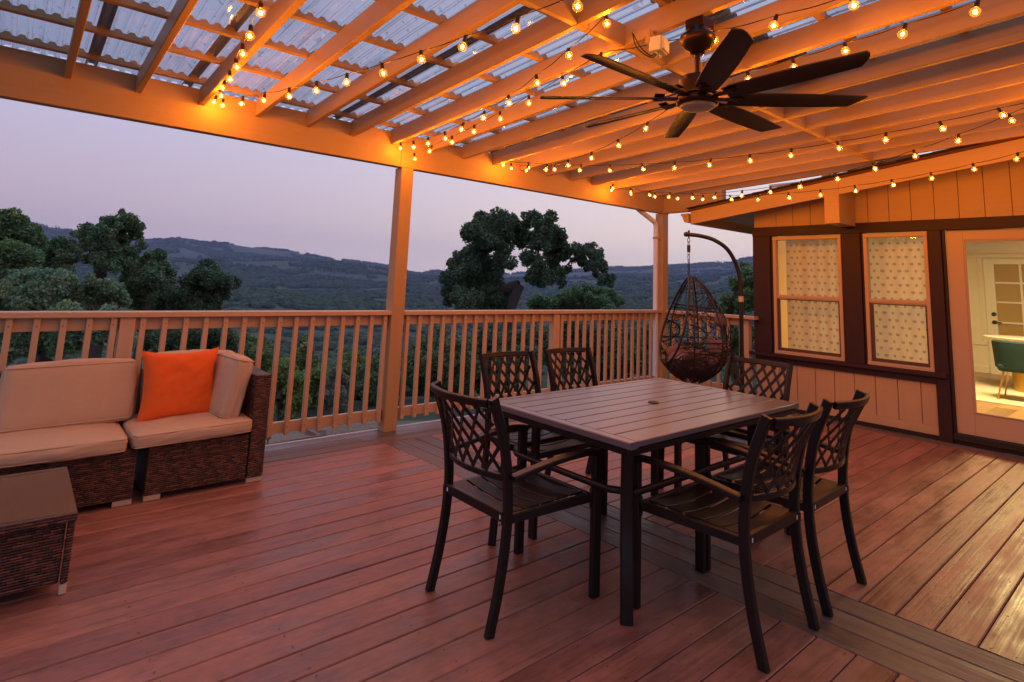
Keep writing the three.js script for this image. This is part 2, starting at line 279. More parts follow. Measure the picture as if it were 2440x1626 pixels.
// ---------- patio cover ----------
const SL = 0.052, ry = z => 2.575 + SL * (z + 4.775);                   // underside of the rafters
const RX = [-1.51, -1.11, -0.715, -0.32, 0.076, 0.470, 0.869, 1.270, 1.670, 2.070, 2.465, 2.868, 3.271, 3.660, 4.048, 4.437, 4.832, 5.222, 5.612, 6.005, 6.393];
const ROOF_END = 2.3;
const cover = thing('patio_cover', 'white painted timber patio cover with rafters and corrugated roof sheets over the deck', 'pergola');
{
  const g = cover, ang = -Math.atan(SL);
  const beams = [[-4, 2.58], [2.583, 6.834]];
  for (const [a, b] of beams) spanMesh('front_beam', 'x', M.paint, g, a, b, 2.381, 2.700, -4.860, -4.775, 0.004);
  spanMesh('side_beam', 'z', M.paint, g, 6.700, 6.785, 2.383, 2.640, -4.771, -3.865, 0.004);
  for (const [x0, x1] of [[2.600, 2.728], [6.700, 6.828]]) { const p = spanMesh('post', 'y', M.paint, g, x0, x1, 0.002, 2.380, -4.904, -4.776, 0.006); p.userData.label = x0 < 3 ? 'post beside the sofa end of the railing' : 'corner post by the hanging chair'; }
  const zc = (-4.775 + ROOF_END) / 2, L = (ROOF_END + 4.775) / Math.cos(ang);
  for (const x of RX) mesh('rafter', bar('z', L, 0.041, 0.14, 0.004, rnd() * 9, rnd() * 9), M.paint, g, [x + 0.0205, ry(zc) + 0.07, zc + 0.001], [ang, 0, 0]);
  mesh('rafter', bar('z', 3.05, 0.041, 0.14, 0.004), M.paint, g, [6.72, ry(-3.25) + 0.07, -3.245], [ang, 0, 0]);
  // blocking between the rafters
  for (let i = 3; i < RX.length; i++) { const a = RX[i] + 0.0415, b = i + 1 < RX.length ? RX[i + 1] - 0.0005 : 6.6985; spanMesh('blocking', 'x', M.paint, g, a, b, ry(-2.04) + 0.003, ry(-2.04) + 0.128, -2.06, -2.021, 0.003); }
  spanMesh('stub_post', 'y', M.paint, g, 6.70, 6.79, 2.60, ry(-2.6) - 0.002, -2.645, -2.555, 0.003);
  // purlins with moulded closure strips
  const P = 0.0735, rib = (x) => [[x - 0.0255, 0], [x - 0.0115, 0.0195], [x + 0.0115, 0.0195], [x + 0.0255, 0]];
  const X0 = -1.60, X1 = 6.80, ribs = []; for (let x = X0 + 0.05; x < X1 - 0.03; x += P) ribs.push(x);
  for (let k = 0, z = -4.71; z < ROOF_END - 0.05; z += 0.4925, k++) {
    const y = ry(z) + 0.1415;
    const pm = mesh('purlin', bar('x', X1 - X0, 0.042, 0.034, 0.003, rnd() * 9, rnd() * 9), M.paint, g, [(X0 + X1) / 2, y + 0.017, z], [ang, 0, 0]);
    const lumps = ribs.map(x => { const s = new THREE.Shape(rib(0).map(p => new THREE.Vector2(...p))); return new THREE.ExtrudeGeometry(s, { depth: 0.03, bevelEnabled: false }).translate(x - (X0 + X1) / 2, 0.0175, -0.015); });
    mesh('closure_strip', merge(lumps), M.paint, pm);
  }
  // corrugated sheets
  const first = ribs.find(x => Math.abs(x - 0.221) < P / 2) - 3 * 8 * P;
  const sheet = (x0, n, z0, z1, lift) => {
    const pos = [], uv = [], idx = [], prof = [];
    for (let k = 0; k < n; k++) { const c = x0 + k * P; prof.push([c - 0.0262, 0], [c - 0.012, 0.0203], [c + 0.012, 0.0203], [c + 0.0262, 0]); }
    prof.unshift([x0 - 0.034, 0]); prof.push([x0 + (n - 1) * P + 0.034, 0]);
    for (const z of [z0, z1]) { let s = 0, l = null; for (const [x, y] of prof) { if (l) s += Math.hypot(x - l[0], y - l[1]); l = [x, y]; pos.push(x, ry(z) + 0.1765 + lift + y, z); uv.push(x - first + P / 2, z + first * 0); } }
    const m = prof.length; for (let i = 0; i < m - 1; i++) idx.push(i, m + i, i + 1, i + 1, m + i, m + i + 1);
    let geo = new THREE.BufferGeometry(); geo.setAttribute('position', new THREE.Float32BufferAttribute(pos, 3)); geo.setAttribute('uv', new THREE.Float32BufferAttribute(uv, 2)); geo.setIndex(idx); geo = geo.toNonIndexed(); geo.computeVertexNormals(); return geo;
  };
  
  for (let k = 0, x = first; x < X1 - 0.1; x += 8 * P, k++) {
    const n = Math.min(9, Math.floor((X1 - 0.03 - x) / P) + 1); if (n < 2) break;
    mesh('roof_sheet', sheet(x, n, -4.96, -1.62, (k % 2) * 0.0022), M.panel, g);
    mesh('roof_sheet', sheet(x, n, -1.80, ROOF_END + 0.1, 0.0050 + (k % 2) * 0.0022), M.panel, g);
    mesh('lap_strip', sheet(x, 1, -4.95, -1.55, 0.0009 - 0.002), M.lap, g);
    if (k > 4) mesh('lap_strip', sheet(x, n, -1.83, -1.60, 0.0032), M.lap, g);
  }
}
{ // gutter behind the beam and its downspout at the corner
  const d = thing('downspout', 'white metal downspout running down the corner post from the patio gutter', 'downspout');
  spanMesh('gutter', 'x', M.white, d, -4, 6.80, 2.56, 2.67, -4.98, -4.872, 0.01);
  const el = ribbon([V(6.28, 2.555, -4.93), V(6.30, 2.46, -4.93), V(6.36, 2.40, -4.92), V(6.56, 2.28, -4.86), V(6.625, 2.23, -4.845), V(6.635, 2.12, -4.845)], V(0, 0, 1), 0.06, 0.05, 20, 0.008);
  mesh('elbow', el, M.white, d);
  mesh('pipe', bar('y', 2.32, 0.05, 0.06, 0.008), M.white, d, [6.635, 0.96, -4.845]);
  spanMesh('strap', 'y', M.paint, d, 6.605, 6.698, 2.02, 2.05, -4.88, -4.808, 0.002);
}

// ---------- railing ----------
{
  const bal = bar('y', 0.925, 0.035, 0.035, 0.003), scr = new THREE.CylinderGeometry(0.0042, 0.0042, 0.0016, 6).rotateX(Math.PI / 2);
  const R = (g, x, z, turnSide) => {
    const b = mesh('baluster', bal, M.rail, g, [x, 0.5505, z], [0, turnSide ? -Math.PI / 2 : 0, rr(-0.003, 0.003)]);
    for (const y of [-0.40, 0.415]) mesh('screw', scr, M.screw, b, [rr(-0.003, 0.003), y + rr(-0.004, 0.004), 0.0184]);
  };
  const section = (g, x0, x1, newels, xs) => {
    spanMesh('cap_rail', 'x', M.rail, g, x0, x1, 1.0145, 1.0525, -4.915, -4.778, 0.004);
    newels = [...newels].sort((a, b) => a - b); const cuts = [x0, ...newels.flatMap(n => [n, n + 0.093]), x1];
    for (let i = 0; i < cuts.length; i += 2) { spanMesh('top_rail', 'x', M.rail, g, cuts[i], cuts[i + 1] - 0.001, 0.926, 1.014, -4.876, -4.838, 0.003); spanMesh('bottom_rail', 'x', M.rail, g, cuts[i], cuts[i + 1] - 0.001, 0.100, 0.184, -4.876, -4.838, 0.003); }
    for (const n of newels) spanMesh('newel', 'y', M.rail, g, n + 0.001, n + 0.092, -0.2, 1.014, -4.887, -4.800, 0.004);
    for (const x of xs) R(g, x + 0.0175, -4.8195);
  };
  const a = thing('railing', 'white railing section behind the wicker sofa, left of the post', 'railing', [0, 0, 0], 0, 'deck railing sections');
  const xl = []; for (let k = 0; k < 16; k++) if (true) xl.push(0.684 + 0.1326 * k); xl.pop();
  const xs1 = [...xl.filter(x => x < 2.55)]; for (let k = 0; k < 18; k++) xs1.push(0.517 - 0.1335 * k);
  section(a, -2.3, 2.598, [0.566, -1.95], xs1.filter(x => Math.abs(x + 1.92) > 0.08));
  const b = thing('railing', 'white railing section between the two posts, behind the dining table', 'railing', [0, 0, 0], 0, 'deck railing sections');
  const xs2 = []; for (let k = 0; k < 14; k++) xs2.push(2.771 + 0.1308 * k); for (let k = 0; k < 14; k++) xs2.push(4.790 + 0.1300 * k);
  section(b, 2.730, 6.698, [4.672], xs2.filter(x => x < 6.66));
  const c = thing('railing', 'short white side railing between the corner post and the house', 'railing', [0, 0, 0], 0, 'deck railing sections');
  spanMesh('cap_rail', 'z', M.rail, c, 6.770, 6.905, 1.0145, 1.0525, -4.775, -3.50, 0.004);
  spanMesh('top_rail', 'z', M.rail, c, 6.868, 6.906, 0.926, 1.014, -4.775, -3.74, 0.003);
  spanMesh('bottom_rail', 'z', M.rail, c, 6.868, 6.906, 0.100, 0.184, -4.775, -3.74, 0.003);
  spanMesh('newel', 'y', M.rail, c, 6.830, 6.915, -0.2, 1.014, -3.738, -3.612, 0.004);
  for (let k = 0; k < 7; k++) R(c, 6.8495, -4.70 + 0.134 * k, true);
}

// ---------- house ----------
const XH = 6.90, house = thing('house', 'house end with white board siding, dark red trim, two sash windows and a glass door', 'house');
const rakeB = z => 2.176 + 0.128 * (z + 4.168);
{
  const h = house, Z1 = 2.6;
  // siding boards
  const seam = []; for (let z = -3.272; z < Z1; z += 0.2028) seam.push(z);
  const zs = [-3.555, ...seam, Z1];
  for (let i = 0; i < zs.length - 1; i++) {
    const a = zs[i] + 0.003, b = zs[i + 1] - 0.003;
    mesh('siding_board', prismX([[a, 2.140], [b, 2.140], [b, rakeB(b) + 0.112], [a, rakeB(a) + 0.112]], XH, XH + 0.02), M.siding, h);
    if (b < -1.72 || a > -0.5) spanMesh('siding_board', 'y', M.siding, h, XH, XH + 0.02, 0.128, a > -0.5 ? 2.02 : 0.535, a, b, 0.003);
    else if (a < -1.72) spanMesh('siding_board', 'y', M.siding, h, XH, XH + 0.02, 0.128, 0.535, a, -1.722, 0.003);
  }
  spanMesh('skirt_board', 'z', M.siding, h, XH - 0.004, XH + 0.02, 0.044, 0.126, -3.555, -1.718, 0.003);
  spanMesh('base_plate', 'z', M.deckDark, h, XH + 0.004, XH + 0.06, 0.002, 0.043, -3.55, -1.72, 0.003);
  // sheathing with the openings left free
  const wall = [];
  const W = (y0, y1, z0, z1) => wall.push(spanGeo('z', XH + 0.0215, XH + 0.14, y0, y1, z0, z1, 0.001));
  W(-0.2, 0.60, -3.418, -1.60);  W(0.60, 2.05, -3.418, -3.33); W(0.60, 2.05, -2.54, -2.33); W(0.60, 2.05, -1.725, -1.60); W(-0.2, 2.05, -0.60, Z1);
  wall.push(prismX([[-3.418, 2.05], [Z1, 2.05], [Z1, rakeB(Z1) + 0.11], [-3.418, rakeB(-3.418) + 0.11]], XH + 0.0215, XH + 0.14));
  mesh('wall_sheathing', merge(wall), M.siding, h);
  mesh('wall', spanGeo('x', XH + 0.0225, 13.2, -1.0, 2.35, -3.555, -3.42, 0.001), M.siding, h);
  // dark red trim
  const T = 0.028, t = (n, ax, y0, y1, z0, z1, p = T) => spanMesh(n, ax, M.trim, h, XH - p, XH + 0.021, y0, y1, z0, z1, 0.004);
  t('head_trim', 'z', 2.030, 2.142, -3.565, Z1);
  t('trim_board', 'y', 0.640, 2.029, -3.562, -3.345); t('trim_board', 'y', 0.640, 2.029, -2.520, -2.340); t('trim_board', 'y', 0.002, 2.029, -1.716, -1.605); t('trim_board', 'y', 0.002, 2.029, -0.605, -0.50);
  for (const [z0, z1] of [[-3.344, -3.320], [-2.541, -2.521], [-2.339, -2.318], [-1.722, -1.717], [-1.604, -1.575], [-0.636, -0.606]]) t('trim_stop', 'y', z0 < -1.716 ? 0.640 : 0.05, 2.029, z0, z1, 0.006);
  t('window_sill', 'z', 0.597, 0.638, -3.606, -1.62, 0.07); t('sill_apron', 'z', 0.530, 0.596, -3.55, -1.718, 0.022);
  // windows
  const win = (z0, z1, lbl) => {
    const y0 = 0.640, y1 = 2.021, ym = 1.305, w = new THREE.Group(); w.name = 'window'; w.userData.label = lbl; h.add(w);
    const f = [spanGeo('z', XH - 0.012, XH + 0.06, y1 - 0.042, y1, z0, z1), spanGeo('z', XH - 0.016, XH + 0.06, y0, y0 + 0.038, z0, z1), spanGeo('y', XH - 0.012, XH + 0.06, y0 + 0.039, y1 - 0.043, z0, z0 + 0.036), spanGeo('y', XH - 0.012, XH + 0.06, y0 + 0.039, y1 - 0.043, z1 - 0.036, z1)];
    mesh('frame', merge(f), M.vinyl, w);
    mesh('meeting_rail', merge([spanGeo('z', XH - 0.004, XH + 0.05, ym - 0.022, ym + 0.022, z0 + 0.037, z1 - 0.037), spanGeo('z', XH - 0.010, XH - 0.005, ym - 0.012, ym + 0.010, z0 + 0.037, z1 - 0.037)]), M.vinyl, w);
    const a = z0 + 0.037, b = z1 - 0.037, s0 = y0 + 0.039, s1 = ym - 0.024, q = 0.034;
    mesh('screen_frame', merge([spanGeo('z', XH + 0.004, XH + 0.02, s0, s0 + q, a, b), spanGeo('z', XH + 0.004, XH + 0.02, s1 - 0.012, s1, a, b), spanGeo('y', XH + 0.004, XH + 0.02, s0 + q + 0.001, s1 - 0.013, a, a + q), spanGeo('y', XH + 0.004, XH + 0.02, s0 + q + 0.001, s1 - 0.013, b - 0.018, b)]), M.bronze, w);
    mesh('pane', new THREE.PlaneGeometry(b - a, y1 - 0.042 - ym - 0.022).rotateY(-Math.PI / 2), M.pane, w, [XH + 0.025, (y1 - 0.042 + ym + 0.022) / 2, (a + b) / 2]);
    mesh('pane', new THREE.PlaneGeometry(b - a, s1 - s0).rotateY(-Math.PI / 2), M.pane, w, [XH + 0.038, (s0 + s1) / 2, (a + b) / 2]);
  };
  win(-3.318, -2.543, 'wider sash window by the corner'); win(-2.316, -1.724, 'narrower sash window beside the door');
  // door
  const d = new THREE.Group(); d.name = 'door'; d.userData.label = 'white door with one tall glass pane'; h.add(d);
  const DZ0 = -1.572, DZ1 = -0.640, GZ0 = -1.434, GZ1 = -0.775, DX0 = XH + 0.012, DX1 = XH + 0.055;
  mesh('stile', spanGeo('y', DX0, DX1, 0.106, 2.026, DZ0, GZ0 - 0.0005, 0.003), M.vinyl, d); mesh('stile', spanGeo('y', DX0, DX1, 0.106, 2.026, GZ1 + 0.0005, DZ1, 0.003), M.vinyl, d);
  mesh('rail', spanGeo('z', DX0, DX1, 1.930, 2.026, GZ0, GZ1, 0.003), M.vinyl, d); mesh('rail', spanGeo('z', DX0, DX1, 0.106, 0.304, GZ0, GZ1, 0.003), M.vinyl, d);
  const bead = []; for (const [ax, y0, y1, z0, z1] of [['y', 0.305, 1.929, GZ0, GZ0 + 0.016], ['y', 0.305, 1.929, GZ1 - 0.016, GZ1], ['z', 0.305, 0.320, GZ0 + 0.0165, GZ1 - 0.0165], ['z', 1.914, 1.929, GZ0 + 0.0165, GZ1 - 0.0165]]) bead.push(spanGeo(ax, DX0 - 0.008, DX0 + 0.02, y0, y1, z0, z1, 0.005));
  mesh('glazing_bead', merge(bead), M.vinyl, d);
  mesh('pane', new THREE.PlaneGeometry(GZ1 - GZ0, 1.62).rotateY(-Math.PI / 2), M.pane, d, [DX0 + 0.02, 1.117, (GZ0 + GZ1) / 2]);
  spanMesh('door_sill', 'z', M.deckDark, h, XH - 0.035, XH + 0.07, 0.040, 0.098, -1.600, -0.61, 0.006);
  spanMesh('sill_riser', 'z', M.trim, h, XH - 0.004, XH + 0.06, 0.002, 0.038, -1.60, -0.61, 0.003);
  // roof: rake board, flashing, shingle courses, soffit, gutter, projecting beam
  const zA = -4.170, zB = Z1, sl = (z, o) => rakeB(z) + o;
  mesh('rake_board', prismX([[zA, sl(zA, 0)], [zB, sl(zB, 0)], [zB, sl(zB, 0.166)], [zA, sl(zA, 0.166)]], 6.445, 6.475), M.paint, h);
  const roof = mesh('roof', prismX([[zA - 0.03, sl(zA, 0.167)], [zB, sl(zB, 0.167)], [zB, sl(zB, 0.194)], [zA - 0.03, sl(zA, 0.191)]], 6.435, 13.4), M.flash, h);
  for (let k = 0, z = zA - 0.055; z < 0.6; z += 0.150, k++) for (let j = 0, x = 6.415; x < 8.3; j++) {
    const w = j === 0 ? rr(0.25, 0.9) : 0.95; const g = bar('x', w - 0.004, 0.30, 0.011, 0.002, rnd() * 5, rnd() * 5);
    mesh('shingle', g, M.shingle, roof, [x + w / 2, sl(z + 0.15, 0.207) + 0.003, z + 0.15], [-Math.atan(0.128) + 0.035, 0, 0]); x += w;
  }
  for (let k = 0; k < 3; k++) mesh('soffit_board', prismX([[zA, sl(zA, 0.120)], [zB, sl(zB, 0.120)], [zB, sl(zB, 0.140)], [zA, sl(zA, 0.140)]], 6.477 + 0.141 * k, 6.615 + 0.141 * k), M.soffit, h);
  for (let k = 0; k < 14; k++) mesh('soffit_board', prismX([[zA, sl(zA, 0.120)], [-3.557, sl(-3.557, 0.120)], [-3.557, sl(-3.557, 0.140)], [zA, sl(zA, 0.140)]], 6.900 + 0.141 * k, 7.038 + 0.141 * k), M.soffit, h);
  spanMesh('eave_fascia', 'x', M.paint, h, 6.477, 10.6, 2.180, 2.325, zA - 0.022, zA - 0.001, 0.003);
  const gp = [[zA - 0.024, 2.205], [zA - 0.085, 2.205], [zA - 0.100, 2.235], [zA - 0.115, 2.275], [zA - 0.135, 2.292], [zA - 0.135, 2.318], [zA - 0.024, 2.318]];
  mesh('gutter', prismX(gp.reverse(), 6.43, 10.6), M.paint, h);
  mesh('projecting_beam', prismX([[-2.525, 2.102], [-2.378, 2.102], [-2.378, sl(-2.378, 0.118)], [-2.525, sl(-2.525, 0.118)]], 6.440, XH - 0.029), M.paint, h);
  // the room: floor, ceiling, far walls
  mesh('interior_floor', spanGeo('x', XH + 0.142, 13.0, 0.0, 0.1, -3.419, 2.6, 0.001), INTFLOOR(), h);
  mesh('interior_ceiling', spanGeo('x', XH + 0.142, 13.0, 2.62, 2.70, -3.419, 2.6, 0.001), M.white, h);
  mesh('interior_wall', spanGeo('z', 12.93, 13.05, 0.101, 2.62, -3.41, 2.6, 0.001), M.intWall, h);
  mesh('interior_wall', spanGeo('x', XH + 0.15, 13.05, -0.2, 2.9, 2.601, 2.75, 0.001), M.intWall, h);
  for (let z = -3.3; z < -2.42; z += 0.2) spanMesh('wall_batten', 'y', M.intWall, h, 12.912, 12.929, 0.66, 2.10, z, z + 0.035, 0.003);
  spanMesh('wall_batten', 'z', M.intWall, h, 12.905, 12.929, 0.58, 0.655, -3.4, -2.43, 0.003); spanMesh('wall_batten', 'z', M.intWall, h, 12.905, 12.929, 2.10, 2.17, -3.4, -1.2, 0.003); spanMesh('wall_batten', 'z', M.intWall, h, 12.905, 12.929, 0.102, 0.22, -3.4, -2.43, 0.003);
  // inner french door on the far wall
  const q = new THREE.Group(); q.name = 'interior_door'; q.userData.label = 'white inner door with eight tan panes'; h.add(q);
  const X0 = 12.885, X1 = 12.928, st = (ax, y0, y1, z0, z1, o = 0) => spanGeo(ax, X0 - o, X1, y0, y1, z0, z1, 0.003);
  mesh('door_frame', merge([st('y', 0.102, 2.08, -2.410, -2.262), st('y', 0.102, 2.08, -1.560, -1.42), st('z', 1.985, 2.08, -2.261, -1.561), st('z', 0.102, 0.645, -2.261, -1.561)]), M.white, q);
  const ys = [0.646, 0.985, 1.330, 1.665, 1.984];
  for (let i = 1; i < 4; i++) mesh('glazing_bar', st('z', ys[i] - 0.016, ys[i] + 0.016, -2.261, -1.561, -0.004), M.white, q);
  mesh('glazing_bar', st('y', 0.646, 1.984, -1.928, -1.894, -0.008), M.white, q);
  for (let i = 0; i < 4; i++) for (const [a, b] of [[-2.261, -1.929], [-1.893, -1.561]]) mesh('pane', new THREE.PlaneGeometry(b - a, ys[i + 1] - ys[i]).rotateY(-Math.PI / 2), M.tanPane, q, [12.92, (ys[i] + ys[i + 1]) / 2, (a + b) / 2]);
  for (const y of [0.985, 1.122]) mesh(y > 1 ? 'deadbolt' : 'handle', y > 1 ? new THREE.CylinderGeometry(0.032, 0.036, 0.03, 16).rotateZ(Math.PI / 2) : merge([new THREE.CylinderGeometry(0.032, 0.036, 0.03, 16).rotateZ(Math.PI / 2), bar('z', 0.11, 0.016, 0.018, 0.004).translate(-0.03, 0, 0.05)]), M.black, q, [12.87, y, -2.305]);
}
function INTFLOOR() {
  const c = tex(512, 512, (u, v) => { const p = Math.floor(v * 6), s = hash(p, Math.floor(u * 2 + hash(p, 3, 1) * 2) % 2, 9); const k = 0.7 + 0.5 * s + 0.35 * (fbm(u, v, 4, 60, 131, 3) - 0.5) - (v * 6 - p < 0.02 ? 0.4 : 0); return [0.36 * k, 0.22 * k, 0.11 * k]; }, true, 2.4, 1.2);
  M.intWall = std({ color: lin(0.78, 0.74, 0.66), roughness: 0.8 }); M.tanPane = phy({ color: lin(0.42, 0.30, 0.13), roughness: 0.25 });
  return std({ map: c, roughness: 0.35 });
}

// ---------- inside the room ----------
{
  const lamp = thing('ceiling_lamp', 'square ceiling lamp lighting the room behind the door', 'lamp', [9.2, 2.62, -1.3]);
  mesh('housing', new RoundedBoxGeometry(0.9, 0.05, 0.9, 2, 0.015), M.white, lamp, [0, -0.027, 0]);
  mesh('diffuser', new RoundedBoxGeometry(0.84, 0.02, 0.84, 2, 0.008), std({ color: lin(0.8, 0.8, 0.8), emissive: lin(1, 0.76, 0.40), emissiveIntensity: 1.5 }), lamp, [0, -0.063, 0]);
  const l = new THREE.RectAreaLight(lin(1, 0.70, 0.28), ROOMLIGHT, 0.8, 0.8); l.name = 'room_light'; l.position.set(0, -0.08, 0); l.rotation.x = -Math.PI / 2; lamp.add(l);
  const rugT = tex(512, 512, (u, v) => { const a = fbm(u, v, 3, 4, 141, 5), b = fbm(u, v, 4, 3, 142, 5); const y = Math.max(0, a - 0.55) * 3, g = Math.max(0, b - 0.55) * 2; return [0.72 - 0.1 * y - 0.25 * g, 0.68 - 0.25 * y - 0.16 * g, 0.58 - 0.5 * y - 0.14 * g]; }, true, 2.4, 2.4);
  const rug = mesh('rug', bar('x', 2.5, 1.9, 0.012, 0.004), std({ map: rugT, roughness: 1 }), scene, [10.55, 0.107, -1.55]); tag(rug, 'pale abstract rug with yellow patches on the indoor floor', 'rug');
  // round table with a brass drum base
  const tb = thing('dining_table', 'indoor table standing on a wide brass drum base', 'table', [10.95, 0.113, -1.50]);
  mesh('pedestal', new THREE.CylinderGeometry(0.30, 0.30, 0.70, 40), std({ color: lin(0.62, 0.42, 0.10), roughness: 0.28, metalness: 0.85 }), tb, [0, 0.35, 0]);
  mesh('tabletop', new THREE.CylinderGeometry(0.60, 0.58, 0.03, 48), M.white, tb, [0, 0.716, 0]);
  // velvet chairs
  const vel = phy({ color: lin(0.006, 0.038, 0.046), roughness: 0.85, sheen: 1, sheenColor: lin(0.05, 0.16, 0.18), sheenRoughness: 0.4 });
  const brass = std({ color: lin(0.55, 0.36, 0.10), roughness: 0.35, metalness: 0.85 });
  const mk = (pos, turn, label) => {
    const c = thing('velvet_chair', label, 'chair', pos, turn, 'indoor velvet chairs');
    const pts = []; for (let i = 0; i <= 20; i++) { const a = -1.9 + 3.8 * i / 20; pts.push(V(Math.sin(a) * 0.255, 0, -Math.cos(a) * 0.235)); }
    const sh = ribbon(pts, V(0, 1, 0), 0.36, 0.05, 40, 0.02); const p = sh.attributes.position;
    for (let i = 0; i < p.count; i++) { const f = Math.max(0, p.getZ(i) + 0.05); p.setX(i, p.getX(i) * (1 + p.getY(i) * 0.25)); if (p.getY(i) > 0) p.setY(i, p.getY(i) - f * 0.45); }
    sh.computeVertexNormals(); mesh('backrest', sh, vel, c, [0, 0.56, 0]);
    mesh('seat', new RoundedBoxGeometry(0.44, 0.10, 0.44, 3, 0.045), vel, c, [0, 0.40, 0.0]);
    for (const sx of [-1, 1]) for (const sz of [-1, 1]) mesh('leg', tube([V(sx * 0.16, 0.36, sz * 0.15), V(sx * 0.23, 0.0, sz * 0.22)], t => 0.013 - 0.005 * t, 4, 8), brass, c);
  };
  mk([9.86, 0.113, -1.52], Math.PI / 2, 'teal velvet chair with brass legs seen nearest through the door glass');
  mk([11.62, 0.113, -1.35], -Math.PI / 2, 'teal velvet chair behind the brass table base');
  // curtains
  const cur = tex(512, 512, (u, v) => {
    const n = 8, y = v * n, r = Math.floor(y), x = u * n + (r % 2) * 0.5, fx = x - Math.floor(x) - 0.5, fy = (y - r) - 0.45;
    const d = Math.hypot(fx, fy * 0.9), fan = d < 0.21 && fy < 0.14; const str = 0.5 + 0.5 * Math.cos(Math.atan2(fx, fy + 0.24) * 12);
    const k = fan ? 0.30 + 0.22 * str : 0.72; const w = 1 + 0.06 * (fbm(u, v, 8, 8, 151, 3) - 0.5); return [k * w, k * 0.98 * w, k * 0.93 * w];
  }, true, 0.664, 0.60);
  const cm = phy({ map: cur, roughness: 1, transmission: 0.22, thickness: 0, side: THREE.DoubleSide });
  const drape = (z0, z1, label) => {
    const nx = 90, W = z1 - z0, g = new THREE.PlaneGeometry(W, 1.95, nx, 6), p = g.attributes.position, uv = g.attributes.uv;
    for (let i = 0; i < p.count; i++) { const x = p.getX(i), s = Math.sin(x * 42 + 1.3 * Math.sin(x * 9)); p.setZ(i, 0.011 * s + 0.007 * Math.sin(x * 17)); uv.setXY(i, x * 1.06 + 0.004 * s, p.getY(i)); }
    g.computeVertexNormals(); const c = thing('curtain', label, 'curtain', [XH + 0.24, 1.30, (z0 + z1) / 2], -Math.PI / 2, 'indoor curtains');
    mesh('cloth', g, cm, c); mesh('curtain_rod', new THREE.CylinderGeometry(0.009, 0.009, W + 0.06, 10).rotateZ(Math.PI / 2), M.black, c, [0, 0.985, 0]);
  };
  drape(-3.27, -2.44, 'white shell print curtain behind the window nearest the corner'); drape(-2.40, -1.64, 'white shell print curtain behind the window next to the door');
}

// ---------- dining table ----------
{
  const t = thing('patio_table', 'large brown slatted metal patio table with six chairs round it', 'table', [2.768, 0, -2.066]);
  const X0 = 1.985 - 2.768, X1 = 3.551 - 2.768, Z0 = -2.560 + 2.066, Z1 = -1.572 + 2.066, y0 = 0.690, y1 = 0.720;
  for (const [a, b] of [[X0, X0 + 0.052], [X1 - 0.052, X1]]) spanMesh('end_board', 'z', M.tabletop, t, a, b, y0, y1, Z0, Z1, 0.004);
  const gr = [Z0, -2.517 + 2.066]; for (let k = 1; k < 9; k++) gr.push(-2.517 + 2.066 + 0.1022 * k); gr.push(Z1);
  for (let i = 0; i < gr.length - 1; i++) spanMesh('slat', 'x', M.tabletop, t, X0 + 0.0523, X1 - 0.0523, y0 + 0.004, y1, gr[i] + (i ? 0.0032 : 0), gr[i + 1] - (i < gr.length - 2 ? 0.0032 : 0), 0.003);
  mesh('apron', merge([spanGeo('x', X0 + 0.01, X1 - 0.01, 0.662, y0 - 0.001, Z0 + 0.006, Z0 + 0.03), spanGeo('x', X0 + 0.01, X1 - 0.01, 0.662, y0 - 0.001, Z1 - 0.03, Z1 - 0.006), spanGeo('z', X0 + 0.006, X0 + 0.03, 0.6625, y0 - 0.001, Z0 + 0.031, Z1 - 0.031), spanGeo('z', X1 - 0.03, X1 - 0.006, 0.6625, y0 - 0.001, Z0 + 0.031, Z1 - 0.031)]), M.metal, t);
  for (const sx of [-1, 1]) for (const sz of [-1, 1]) {
    const cx = sx * (X1 - 0.055), cz = sz * (Z1 - 0.05), dir = V(sx, 0, sz).normalize();
    const P = (o, y) => V(cx, y, cz).addScaledVector(dir, -o);
    mesh('leg', ribbon([P(0.035, 0.664), P(0.050, 0.50), P(0.045, 0.34), P(0.012, 0.16), P(0.0, 0.001)], V(-sz, 0, sx), 0.052, 0.040, 18, 0.006), M.metal, t);
  }
  const ring = [], rx = X1 - 0.085, rz = Z1 - 0.085, rad = 0.14;
  for (const [sx, sz, a0] of [[1, 1, 0], [-1, 1, 90], [-1, -1, 180], [1, -1, 270]]) for (let k = 0; k <= 4; k++) { const a = (a0 + 22.5 * k) * Math.PI / 180; ring.push(V(sx * (rx - rad) + rad * Math.cos(a), 0.475, sz * (rz - rad) + rad * Math.sin(a))); }
  mesh('stretcher_ring', tube(ring, 0.016, 120, 8, true), M.metal, t);
  mesh('umbrella_hole_cap', new THREE.LatheGeometry([[0, 0.004], [0.018, 0.004], [0.021, 0.0065], [0.030, 0.0055], [0.032, 0.0]].map(p => new THREE.Vector2(...p)), 32), M.black, t, [0.0, 0.7202, 0.036]);
}

